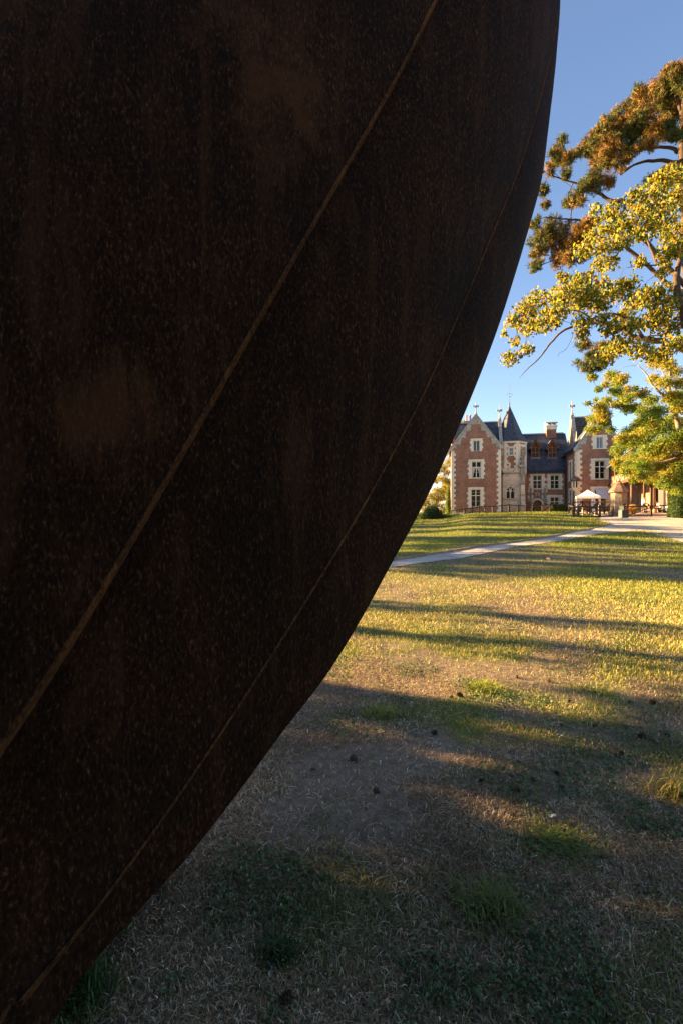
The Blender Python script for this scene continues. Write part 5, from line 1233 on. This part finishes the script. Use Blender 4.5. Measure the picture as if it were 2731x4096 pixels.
def heart(N, C, L):
    d = rng.normal(size=(N,3))*.55; d[:,2] -= 1.0; d /= np.linalg.norm(d, axis=1, keepdims=True)
    u = rng.normal(size=(N,3)); s = np.cross(d, u); s /= np.linalg.norm(s, axis=1, keepdims=True); n = np.cross(s, d); L = L[:,None]; fold = rng.uniform(.02,.22,(N,1))
    pt = lambda a, w, f: C+d*L*a+s*L*w+n*L*f*fold*2
    return np.stack([pt(.06,0,0), pt(-.06,.2,.6), pt(.1,.4,1), pt(.45,.38,.9), pt(.75,.2,.5), pt(1.05,0,-.2), pt(.75,-.2,.5), pt(.45,-.38,.9), pt(.1,-.4,1), pt(-.06,-.2,.6)], 1)
HF = [(0,1,2,3),(0,3,4,5),(0,5,6,7),(0,7,8,9)]
hl = heart(N, CC, rng.uniform(.065,.135,N)); hc = palette(N, [(.40,.30,.025),(.28,.27,.025),(.14,.18,.018),(.09,.12,.016),(.44,.28,.04),(.30,.18,.05)], [4,5,4,3,2,1])
near = np.argsort(CC[:,1]); inview = near[(CC[near,0]/CC[near,1] < .74)][:300]; rest = np.setdiff1d(np.arange(N), inview)
me = quads_mesh('leaves', hl[rest]-np.array(cb_), 10, hc[rest], M['leaf'], HF); o = link_mesh('leaves', me, None, CAT); o['kind'] = 'stuff'
for i in inview:
    me = quads_mesh('leaf', hl[i:i+1]-CC[i], 10, hc[i:i+1], M['leaf'], HF); link_mesh('leaf', me, None, CAT, Vector(CC[i])-cb_)

# ---- feathery green tree in front of the right wing
LD = 34
loc_l = [(300,370,80),(380,540,60),(240,740,50),(350,690,40),(400,800,110),(500,720,100),(620,560,100),(560,350,100),(700,400,110),(640,460,90),(450,900,120),(320,950,100),(270,1100,75),(350,1110,75),(450,1010,95),(560,1110,65),(780,680,90),(820,620,70),(900,530,55),(650,750,90),(800,800,110),(900,800,90),(1000,850,110),(1100,700,120),(1000,600,90),(1150,400,90),(1200,150,140),(1350,200,110),(1450,300,110),(1300,450,120),(1400,650,140),(1500,800,140),(1200,850,140),(1100,1000,150),(950,1050,120),(800,1150,120),(700,1250,110),(650,1400,105),(850,1300,145),(1000,1200,165),(1200,1100,165),(1400,1000,165),(1500,1200,165),(1300,1300,165),(1100,1400,165),(900,1500,145),(700,1550,110),(650,1630,70),(800,1600,105),(900,1700,85),(1000,1600,145),(1200,1600,155),(1400,1500,165),(1500,1650,145),(1300,1750,115),(1150,1750,85),(1500,1850,105),(1400,1860,70),(480,480,70),(780,540,70),(1550,1450,150),(1560,1300,150),(1560,1750,140),(1560,1950,90),(1480,1950,70),(1540,1050,150),(1540,650,140),(1530,450,120),(760,1690,90),(870,1790,70),(1000,1750,100),(1120,1800,80),(1250,1850,90),(1350,1900,80),(620,1560,70),(1450,1950,80),(900,620,70),(700,620,80),(1000,1000,120)]
lblobs = pxblobs(loc_l, .2876, 2280, 1400, LD, 3.0)
for (x, y, r) in ((2800,1500,60),(2850,1650,60),(2900,1800,60),(2800,1800,60),(2980,1700,60),(2950,1900,50),(2820,1930,50),(3050,1820,50),(2880,1550,50)): d = LD+random.uniform(-3,3); lblobs.append((P(x,y,d), r*.75*d/F))
lb = Vector(((2800-1365.5)/F*LD, LD, 0)); lb.z = tz(lb.x, lb.y)
def c8(x, y): return (2280+.2876*x, 1400+.2876*y)
ll = [([lb, P(2785,1950,LD), P(2735,1800,LD), P(2700,1660,LD), P(2675,1570,LD), P(2680,1480,LD), P(2690,1380,LD)], .3, .06), (pl(LD-.3, c8(1430,760), c8(1250,600), c8(1130,480), c8(1050,330), c8(930,210)), .12, .03), (pl(LD, c8(1370,600), c8(1300,480), c8(1290,330), c8(1240,250)), .08, .03),
 (pl(LD-.5, c8(1450,1150), c8(1250,950), c8(1000,840), c8(800,790), c8(560,800), c8(380,830)), .12, .02), (pl(LD+.3, c8(1480,1350), c8(1250,1280), c8(1000,1300), c8(850,1380), c8(700,1500)), .12, .03), (pl(LD, c8(1490,1500), c8(1250,1560), c8(1050,1560), c8(850,1640)), .1, .03), (pl(LD-1, c8(1480,1450), c8(1400,1400), c8(1340,1330)), .1, .06), (pl(LD, (2712,1800), (2830,1700), (2950,1680)), .12, .03)]
LOC = make_tree('feathery_tree', 'bright green feathery-leaved tree in front of the right wing and gallery', lb, ll, lblobs, 'bark_pale', .022, 5)
LC = blob_points(lblobs, 2300, .05, 2.0); N = len(LC)
gy_ = fbm(LC[:,0]*.7, LC[:,2]*.8, 31); hi_ = np.clip((LC[:,2]-4)/8, 0, 1)
yl = (gy_+.12*hi_+rng.normal(0,.07,N) > .625)
lc_ = np.where(yl[:,None], palette(N, [(.36,.30,.03),(.44,.28,.04),(.30,.28,.03)], [3,1,3]), palette(N, [(.17,.25,.025),(.12,.19,.02),(.24,.28,.03)], [4,3,4]))
o = tri_leaves('leaves', LC-np.array(lb), .17, lc_, M['leaf'], .35, aspect=.34, parent=LOC); o['kind'] = 'stuff'

# ---- shrubs, hedge, conifers by the house
def shrub(name, label, cat, c, rx, ry, rz_, n, size, cols, w, dome=True, core=(.02,.035,.012), lump=.12, aspect=.5, group=None):
    T = empty(name, c); tag(T, label, cat, group)
    v = rng.normal(size=(n,3)); v /= np.linalg.norm(v, axis=1, keepdims=True)
    if dome: v[:,2] = np.abs(v[:,2])
    lum = 1+lump*np.sin(v[:,0]*7+v[:,2]*5)*np.sin(v[:,1]*6+v[:,2]*8)
    pts = v*np.array([rx,ry,rz_])*(lum*rng.uniform(.86,1.05,n))[:,None]
    o = tri_leaves('foliage', pts, size, palette(n, cols, w), M['dense'], .1, parent=T, aspect=aspect); o['kind'] = 'stuff'
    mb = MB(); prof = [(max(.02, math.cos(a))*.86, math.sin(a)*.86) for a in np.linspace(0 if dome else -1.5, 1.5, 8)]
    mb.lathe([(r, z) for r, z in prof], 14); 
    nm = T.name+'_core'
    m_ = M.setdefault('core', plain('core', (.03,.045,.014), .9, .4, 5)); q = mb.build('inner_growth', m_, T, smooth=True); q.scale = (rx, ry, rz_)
    MB().tube([(0,0,-.2),(0,0,min(rz_,1.0)*.8)], .06, 6).build('stem', M['bark_dark'], T)
    return T
x = (2702-1365.5)/F*40.0
hz_ = P(2690,1951,40.0).z-tz(x,40.0)
T = shrub('clipped_hedge', 'tall rounded dark green hedge at the right end of the barrier', 'hedge', (x, 40.0, tz(x,40.0)), .55, .8, hz_*1.0, 9000, .09, [(.05,.09,.018),(.035,.065,.014),(.08,.12,.022)], [3,3,1], lump=.05)
# squarer shoulders: stretch the lower half
for ch in T.children:
    if ch.name.startswith('foliage') or ch.name.startswith('inner'):
        for v in ch.data.vertices:
            f = 1+.0*v.co.z; z = v.co.z/(hz_ if ch.name.startswith('foliage') else 1); k = 1/max(.45, math.sqrt(max(.05, 1-min(.98,z)**2))) if z < .9 else 1/.5
            k = min(k, 1.75); k = 1+(k-1)*.75; v.co.x *= k; v.co.y *= k
x = (1727-1365.5)/F*58; shrub('round_shrub', 'dark green domed shrub at the left end of the house', 'shrub', (x, 58, tz(x,58)-.05), 1.25, 1.2, 1.75, 5000, .14, [(.03,.055,.016),(.045,.075,.02),(.06,.09,.02)], [3,3,1], lump=.1)
for i, (px, d, r, h, lab) in enumerate(((1690,57,.9,.9,'low green bush left of the domed shrub, half behind the steel'), (1775,60,1.0,.55,'low spreading bush between the domed shrub and the fence'), (1815,60.5,1.1,.4,'low ground-hugging bush at the foot of the fence'))):
    x = (px-1365.5)/F*d; shrub('low_bush', lab, 'bush', (x, d, tz(x,d)-.05), r, r, h, 1800, .12, [(.07,.11,.02),(.12,.15,.03),(.05,.08,.02)], [3,2,2])
x = (1791-1365.5)/F*66.5; d = 66.5; ht = P(1791,1945,d).z-tz(x,d)
shrub('cypress', 'slim bright green cypress column against the left wall of the house', 'tree', (x, d, tz(x,d)), .36, .36, ht, 5000, .13, [(.22,.28,.03),(.16,.22,.025),(.28,.30,.04)], [3,3,1], lump=.08)
x = (2236-1365.5)/F*63.5
for i, px in enumerate((2204, 2222, 2240, 2258)):
    d = 63.3; xx = (px-1365.5)/F*d; shrub('box_bush', ('first','second','third','fourth')[i]+' clipped green bush from the left in the row under the ground-floor window', 'bush', (xx, d, tz(xx,d)-.05), .5, .5, P(px,2016+i%2,d).z-tz(xx,d), 1300, .1, [(.07,.11,.02),(.05,.085,.018),(.11,.14,.03)], [3,3,1], group='bushes under the window')
# ornamental grasses by the well house
for (px, d, r, h, lab) in ((2525,47,.65,1.15,'orange-tan ornamental grass clump near the outbuilding'), (2490,46.5,.7,.95,'paler ornamental grass clump beside the well house')):
    x = (px-1365.5)/F*d; T = empty('ornamental_grass', (x, d, tz(x,d))); tag(T, lab, 'grass clump'); n = 3200
    th = rng.uniform(0, 2*np.pi, n); lean = rng.uniform(.05,1.0,n)*r; L = rng.uniform(.6,1.0,n)*h; b0 = np.stack([.25*r*rng.normal(size=n)*.6, .25*r*rng.normal(size=n)*.6, np.zeros(n)],1)
    tip = b0+np.stack([np.cos(th)*lean, np.sin(th)*lean, L*(1-.3*lean/r)],1); md = b0*.5+tip*.5+np.array([0,0,.12*h]); sdv = np.stack([-np.sin(th), np.cos(th), 0*th],1)*.02
    v = np.stack([b0-sdv, b0+sdv, md+sdv*.8, tip, md-sdv*.8],1)
    me = quads_mesh('blades', v, 5, palette(n, [(.46,.27,.08),(.36,.24,.08),(.22,.20,.06)], [3,3,1]), M['grass'], [(0,1,2,4),(4,2,3)]); link_mesh('blades', me, None, T)['kind'] = 'stuff'
    MB().lathe([(.16*r,0),(.18*r,.06),(.05*r,.12)], 8).build('crown', M['bag'], T)
# trees beyond the left end of the house
def far_tree(label, d, base_px, trunk, bl, cols, w, size=.28, per=60, bark='bark'):
    b_ = Vector(((base_px-1365.5)/F*d, d, 0)); b_.z = tz(b_.x, b_.y)
    blobs = [(P(x, y, d+random.uniform(-1.5,1.5)), r*d/F) for x, y, r in bl]
    T = make_tree('park_tree', label, b_, [([b_]+[P(x, y, d) for x, y in trunk], .28, .08)], blobs, bark, .04, 3, 'trees beyond the left end of the house')
    C = blob_points(blobs, per, .1, 2.0); o = tri_leaves('leaves', C-np.array(b_), size, palette(len(C), cols, w), M['leaf'], .1, parent=T, aspect=.5); o['kind'] = 'stuff'
far_tree('tall loose golden-green pine just left of the brick gable', 84, 1830, [(1825,1950),(1810,1850),(1800,1750)], [(1790,1800,30),(1800,1850,28),(1770,1870,22),(1740,1920,20),(1765,1915,22),(1790,1930,26),(1800,1740,30),(1815,1690,28),(1835,1720,30),(1755,1885,14),(1785,1890,18),(1850,1760,30),(1790,1970,20),(1845,1700,25)], [(.30,.24,.04),(.22,.22,.035),(.34,.24,.06),(.14,.15,.03)], [3,3,2,1], .26, 520)
far_tree('broad golden-green tree beyond the domed shrub', 80, 1745, [(1742,2020),(1748,1980)], [(1745,1965,24),(1770,1965,22),(1720,1985,20),(1700,2000,20),(1690,2015,18),(1740,1995,26),(1765,1990,24),(1715,2020,22),(1780,1950,18),(1680,2030,14),(1700,2040,16)], [(.32,.26,.035),(.24,.23,.03),(.15,.16,.03)], [3,3,2], .24, 520)
far_tree('darker green tree behind the domed shrub and cypress', 76, 1760, [(1760,2030)], [(1740,2020,20),(1765,2025,18),(1780,2040,16),(1720,2035,16),(1700,2050,14),(1760,2045,18),(1785,2015,12)], [(.10,.11,.025),(.18,.18,.03),(.07,.08,.02)], [3,2,2], .22, 520)
# trees standing beyond the steel, out of sight of this view, whose shadows lie across the lawn
def shade_tree(label, x, y, h, cr, z0, n=26, per=26, size=.35):
    b_ = Vector((x, y, tz(x, y))); blobs = []
    for k in range(n):
        a = random.uniform(0, 6.28); rr = cr*math.sqrt(random.random())*.8; zz = z0+(h-z0)*random.random(); blobs.append(((x+rr*math.cos(a), y+rr*math.sin(a), b_.z+zz), random.uniform(.16,.3)*cr))
    T = make_tree('park_tree', label, b_, [([b_, b_+Vector((.1,.1,h*.5)), b_+Vector((0,.2,h*.9))], .3, .06)], blobs, 'bark', .04, 2, 'trees hidden beyond the steel')
    C = blob_points(blobs, per, .1, 2.0); o = tri_leaves('leaves', C-np.array(b_), size, palette(len(C), [(.18,.22,.03),(.25,.25,.035),(.11,.15,.025)], [3,2,2]), M['leaf'], .1, parent=T, aspect=.7); o['kind'] = 'stuff'
# sun comes from the left: (x, y) of each crown sets where its shade falls
SHADE = [
 ('bushy sapling hidden just beyond the steel, nearest of all', -8.9, 5.7, 5.2, 1.3, .4, 64, 420, .18),
 ('low leafy sapling hidden just beyond the steel', -9.2, 6.3, 5.6, 1.15, .5, 60, 420, .18),
 ('thin young tree hidden just beyond the steel', -9.6, 7.6, 5.8, 1.25, .6, 60, 420, .18),
 ('thin spreading tree hidden just beyond the steel, the further of two', -9.8, 9.9, 5.6, 1.5, .7, 34, 120, .16),
 ('slim leafy tree hidden beyond the steel, nearest of the row', -10.4, 11.7, 6.4, .8, 1.6, 34, 150, .28),
 ('leafy tree hidden beyond the steel, second of the row', -16.3, 21.6, 12, 2.9, 2.0, 90, 100, .42),
 ('leafy tree hidden beyond the steel, third of the row', -18.5, 31.0, 13.5, 2.7, 2.0, 90, 100, .42),
 ('leafy tree hidden beyond the steel, fourth of the row', -18.5, 36.8, 13.5, 2.8, 2.0, 90, 100, .42),
 ('leafy tree hidden beyond the steel, fifth of the row', -16, 42.4, 11.5, 3.0, 2.0, 90, 100, .42),
 ('leafy tree hidden beyond the steel, sixth of the row', -15.5, 48.0, 11.5, 3.0, 2.0, 90, 100, .42),
 ('leafy tree hidden beyond the steel, seventh of the row', -14.8, 54.0, 12.5, 3.1, 2.0, 90, 100, .42),
 ('leafy tree hidden beyond the steel, eighth of the row', -12.7, 60.2, 14.5, 3.2, 2.0, 90, 100, .42),
 ('leafy tree hidden beyond the steel, ninth of the row', -10, 67, 15, 3.2, 2.0, 90, 100, .42),
 ('leafy tree hidden beyond the steel, tenth of the row', -19, 26.9, 14, 1.5, 2.0, 90, 100, .42)
]
for s in SHADE: shade_tree(*s)

# ------------------------------------------------------------------ lawn
def scatter(n, d0, d1, u0=-.8, u1=1.3):
    d = np.exp(rng.uniform(math.log(d0), math.log(d1), n)); u = rng.uniform(u0, u1, n); return u*d, d
def inside_path(x, y):
    x = x+rng.normal(0,.13,len(x)); y = y+rng.normal(0,.16,len(y))
    poly = [(p.x, p.y) for p in UPW]+[(p.x, p.y) for p in reversed(LOW)]; return in_poly(x, y, poly) | in_poly(x, y, [(p.x, p.y) for p in fl]+[(p.x, p.y) for p in reversed(fr)])
def in_poly(x, y, poly):
    c = np.zeros(len(x), bool); j = len(poly)-1
    for i in range(len(poly)):
        xi, yi = poly[i]; xj, yj = poly[j]; t = ((yi > y) != (yj > y)) & (x < (xj-xi)*(y-yi)/(yj-yi+1e-12)+xi); c ^= t; j = i
    return c
def blades(name, label, cat, x, y, h, lean, w, cols, flat=None):
    n = len(x); z = terrain(x, y); th = rng.uniform(0, 2*np.pi, n)
    b0 = np.stack([x, y, z-.004], 1); dr = np.stack([np.cos(th), np.sin(th), 0*th], 1); sdv = np.stack([-np.sin(th), np.cos(th), 0*th], 1)*w[:,None]
    up = np.array([0,0,1.])
    tip = b0+dr*(h*lean)[:,None]+up*(h*np.sqrt(np.clip(1-lean**2, .0, 1)))[:,None]; md = b0*.45+tip*.55+up*(h*.14*(1-lean*.5))[:,None]
    if flat is not None: b0[:,2] += flat; tip[:,2] = terrain(tip[:,0], tip[:,1])+rng.uniform(.002,.02,n); md = (b0+tip)/2; md[:,2] = np.maximum(md[:,2], terrain(md[:,0], md[:,1])+.006)+rng.uniform(0,.012,n); md += sdv*rng.normal(0,1.3,(n,1))
    v = np.stack([b0-sdv*.8, b0+sdv*.8, md+sdv, tip, md-sdv], 1)
    me = quads_mesh(name, v, 5, cols, M['grass'], [(0,1,2,4),(4,2,3)]); o = link_mesh(name, me); tag(o, label, cat, kind='stuff'); return o
# green turf: dense and lush far off, in patches near by
x, y = scatter(760000, 1.15, 66); g = greenness(x, y); d = np.hypot(x, y)
keep = (rng.uniform(0,1,len(x)) < (.10+.9*g)*np.where(d < 3.5, .55, 1)) & ~inside_path(x, y); x, y, g, d = x[keep], y[keep], g[keep], d[keep]; n = len(x)
sc_ = 1+d/9
colr = palette(n, [(.13,.19,.02),(.21,.25,.025),(.30,.27,.035),(.40,.32,.07),(.08,.13,.02)], [3,4,3,2,2], .25)
dry = np.clip(1.25-np.abs(d-8.2)/3.6, 0, 1)*np.clip(.45+1.6*fbm(x*.6+4, y*.6+1, 61)-.35, 0, 1); dry_lit = rng.uniform(0,1,n) < dry  # golden band: drier grass, with the sunlit strip's brightness put into its colour
colr = np.where(dry_lit[:,None], palette(n, [(.58,.44,.13),(.50,.38,.10),(.42,.36,.08),(.62,.50,.22)], [3,3,2,2], .2), colr)
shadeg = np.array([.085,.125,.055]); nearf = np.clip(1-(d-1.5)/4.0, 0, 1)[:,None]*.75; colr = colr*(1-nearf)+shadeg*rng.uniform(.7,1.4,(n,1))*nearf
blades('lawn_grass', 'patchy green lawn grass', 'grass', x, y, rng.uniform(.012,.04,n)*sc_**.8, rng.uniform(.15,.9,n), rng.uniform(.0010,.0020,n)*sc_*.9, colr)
# dry straw lying between
x, y = scatter(540000, 1.15, 24); g = greenness(x, y); d = np.hypot(x, y)
keep = (rng.uniform(0,1,len(x)) < (1.05-.75*g)*np.clip(1.25-d/30,.35,1)) & ~inside_path(x, y); x, y, g, d = x[keep], y[keep], g[keep], d[keep]; n = len(x); sc_ = 1+d/9
bare = fbm(x*.8+31, y*.8+12, 5); kp = (bare < .50) | (rng.uniform(0,1,n) < .22); x, y, d, sc_ = x[kp], y[kp], d[kp], sc_[kp]; n = len(x)
kind_ = rng.choice(3, n, p=[.4,.42,.18]); hl_ = np.select([kind_ == 0, kind_ == 1], [rng.uniform(.006,.02,n), rng.uniform(.02,.055,n)], rng.uniform(.05,.12,n)); wl_ = np.select([kind_ == 0, kind_ == 1], [rng.uniform(.001,.0028,n), rng.uniform(.0007,.0019,n)], rng.uniform(.0005,.0012,n))
patch = (.5+1.0*fbm(x*1.9+3, y*1.9+40, 7))[:,None]
colr = patch*palette(n, [(.46,.33,.185),(.30,.20,.11),(.72,.60,.42),(.16,.105,.06),(.40,.24,.09)], [4,4,2,5,1], .3)
blades('dry_straw', 'dry straw-coloured grass lying over bare soil', 'grass', x, y, hl_*sc_**.7, rng.uniform(.75,1,n), wl_*sc_*.85, colr, flat=rng.uniform(0,.012,n))
# small broad-leaved weeds in patches
x, y = scatter(190000, 1.3, 9); p_ = fbm(x*2.6+51, y*2.6+8, 91); kp = (p_ > .50) & (rng.uniform(0,1,len(x)) < np.clip((p_-.50)*5,.02,.6)); x, y = x[kp], y[kp]; n = len(x)
C = np.stack([x, y, terrain(x, y)+rng.uniform(.004,.03,n)], 1)
o = tri_leaves('ground_weeds', C, .014*(1+np.hypot(x,y)/12), palette(n, [(.08,.13,.055),(.12,.17,.065),(.06,.10,.045)], [3,2,2], .3), M['grass'], -.25, aspect=.7); tag(o, 'small blue-green clover-like weeds in patches on the lawn', 'weeds', kind='stuff')
# moss patches
x, y = scatter(60000, 1.4, 5); p_ = fbm(x*1.3+11, y*1.3+77, 191); kp = p_ > .64; x, y = x[kp], y[kp]; n = len(x); d = np.hypot(x, y)
blades('dry_moss', 'rusty orange dry moss in patches on the lawn', 'moss', x, y, rng.uniform(.006,.018,n), rng.uniform(.1,.9,n), rng.uniform(.001,.002,n)*(1+d/8), palette(n, [(.20,.10,.02),(.15,.085,.02)], [1,1], .3))
# grass tufts one can pick out
def c7(x, y): return (1200+.9764*x, 2600+.9764*y)
tufts = [(c7(745,160), .26, .07, 'sunlit yellow-green grass tuft alone in the middle of the dry patch', [(.30,.30,.04),(.22,.26,.04)]), (c7(335,268), .22, .065, 'yellowish grass tuft left of centre near the edge of the steel', [(.24,.24,.05),(.17,.2,.04)]), ((1958,3650), .22, .09, 'large loose green grass tuft in the deep foreground shade', [(.10,.14,.04),(.14,.17,.05)]),
  ((1121,3830), .10, .06, 'small dark green grass tuft low down near the steel', [(.06,.09,.035)]), ((2222,3385), .28, .06, 'spreading green grass tuft right of the white scrap', [(.11,.16,.03),(.08,.12,.03)]), ((2713,3180), .24, .09, 'tan and green grass tuft at the right edge of the view', [(.26,.2,.06),(.14,.16,.04)]), ((330,3990), .14, .10, 'green grass tuft beside the foot of the steel plates', [(.07,.12,.04)])]
for (px, r, h, lab, cc) in tufts:
    q = G(*px); n = 420; T = empty('grass_tuft', q); tag(T, lab, 'grass tuft', 'grass tufts on the lawn')
    th = rng.uniform(0,6.283,n); ln = rng.uniform(.2,1,n)*r*.8; hh = rng.uniform(.5,1,n)*h; b0 = np.stack([rng.normal(0,.3*r,n), rng.normal(0,.22*r,n), np.full(n,-.005)],1)
    tip = b0+np.stack([np.cos(th)*ln*.7, np.sin(th)*ln*.7, hh],1); md = b0*.5+tip*.5; md[:,2] += hh*.22; sdv = np.stack([-np.sin(th),np.cos(th),0*th],1)*.0022*(1+q.y/10)
    me = quads_mesh('blades', np.stack([b0-sdv,b0+sdv,md+sdv*.8,tip,md-sdv*.8],1), 5, palette(n, cc, [1]*len(cc), .25), M['grass'], [(0,1,2,4),(4,2,3)]); link_mesh('blades', me, None, T)['kind'] = 'stuff'
# pine cones
M['cone'] = plain('cone', (.07,.04,.026), .8, .5, 40)
def cone_mesh():
    mb = MB(); L = .06
    mb.lathe([(.004,-.03),(.013,-.018),(.016,0),(.010,.018),(.003,.03)], 6)
    for i in range(46):
        f = i/45; z = -.028+f*.056; r = .012+.015*math.sin(math.pi*min(1,(1-f)*.85+.1)); a = i*2.39996
        o_ = Vector((math.cos(a), math.sin(a), 0)); s = Vector((-math.sin(a), math.cos(a), 0)); p = Vector((0,0,z))
        mb.add([p+o_*.006-s*.003, p+o_*.006+s*.003, p+o_*r+s*.0085+Vector((0,0,.006)), p+o_*(r+.004)+Vector((0,0,.009)), p+o_*r-s*.0085+Vector((0,0,.006)), p+o_*(r*.8)+Vector((0,0,.001))], [(0,1,2,3,4),(0,4,5),(1,5,2),(5,4,3,2)])
    return mb.mesh('pine_cone', M['cone'])
CM = cone_mesh(); CONES = []
cones = [c7(*p) for p in [(410,208),(545,345),(222,455),(55,497),(315,585),(740,545),(955,540),(1065,568),(1050,512),(880,585),(1185,418),(1285,440),(1312,432),(1400,360),(1335,320),(1440,377),(1205,318),(1350,220),(1445,225),(1105,215),(1205,175),(1160,165),(1020,132),(885,115),(655,192),(617,196),(910,325),(1070,312),(1280,545),(1410,735),(1500,353)]]+[(1648,3936),(1153,4010),(1153,3450),(2276,3310)]
for px in cones:
    q = G(*px); o = link_mesh('pine_cone', CM, None, None, q+Vector((0,0,.022)), (R(90)+random.uniform(-.5,.5), random.uniform(-.3,.3), random.uniform(0,6.28))); s = random.choice((.42,.5,.58,.68,.8))*random.uniform(.92,1.08); o.scale = (s,s,s)
    o.location.z = q.z+.022*s
    CONES.append((px, o))
ORD = ['first','second','third','fourth','fifth','sixth','seventh','eighth','ninth','tenth','eleventh','twelfth']
def rank_labels(items, rows, what, cat, group):
    """rows: (lower pixel limit, phrase); within a row things are counted from the left"""
    done = set()
    for lim, phrase in rows:
        row = sorted([(px[0], k) for k, (px, o) in enumerate(items) if px[1] < lim and k not in done])
        for n_, (x_, k) in enumerate(row):
            done.add(k); tag(items[k][1], (what+', '+ORD[n_]+' from the left '+phrase) if len(row) > 1 else what+', the only one '+phrase, cat, group)
rank_labels(CONES, [(2790, 'of the farthest row on the lawn'), (2850, 'level with the yellowish grass tuft'), (2980, 'in the row just below the yellowish tuft'), (3080, 'in the middle rows of cones'), (3180, 'in the last row before the deep shade'), (3350, 'beside the large green tuft'), (3700, 'at the start of the deep shade'), (9999, 'nearest the camera in deep shade')], 'brown pine cone', 'pine cone', 'pine cones scattered on the lawn')
# fallen leaves on the mound
LEAVES = []
M['dead_leaf'] = leafmat('dead_leaf', .2)
lv = np.array([[(0,0,0),(.03,.05,.02),(.10,.07,.035),(.2,0,.05),(.10,-.06,.03),(.03,-.05,.015)]])
LMs = [quads_mesh('fallen_leaf', lv, 6, np.array([c]), M['dead_leaf'], [(0,1,2,3),(0,3,4,5)]) for c in ((.30,.18,.08),(.22,.13,.055),(.36,.25,.13))]
for p in [(1155,240),(1130,243),(1182,236),(1200,241),(1265,217),(1225,275),(1330,268),(1420,245),(1380,280),(1150,265),(930,345),(1000,347),(1160,345),(1215,320),(740,313),(1060,250),(1340,250),(1455,222),(1010,248),(1290,235),(1240,300),(1440,262)]:
    q = G(*c6(*p)); o = link_mesh('fallen_leaf', random.choice(LMs), None, None, q+Vector((0,0,.03)), (random.uniform(-.12,.12), random.uniform(-.05,.15), random.uniform(0,6.28))); s = random.uniform(.7,1.05); o.scale = (s,s,s)
    LEAVES.append((p, o))
rank_labels(LEAVES, [(236, 'along the crest of the grassy mound'), (246, 'just below the crest of the mound'), (270, 'on the upper slope of the mound'), (310, 'halfway down the mound'), (999, 'at the foot of the mound')], 'fallen tan leaf', 'leaf', 'fallen leaves on the mound')
# white scraps
for px, lab in ((c7(1030,693), 'white feather scrap in the green tuft patch, nearer the camera'), (c7(1065,362), 'tiny white scrap among the pine cones')):
    q = G(*px); mb = MB().add([(-.02,-.008,.0),(0,-.014,.012),(.022,-.004,.006),(.02,.01,.012),(0,.013,.004),(-.018,.008,.01)], [(0,1,4,5),(1,2,3,4)]); tag(mb.build('paper_scrap', M['curtain'], None, q+Vector((0,0,.012))), lab, 'litter')
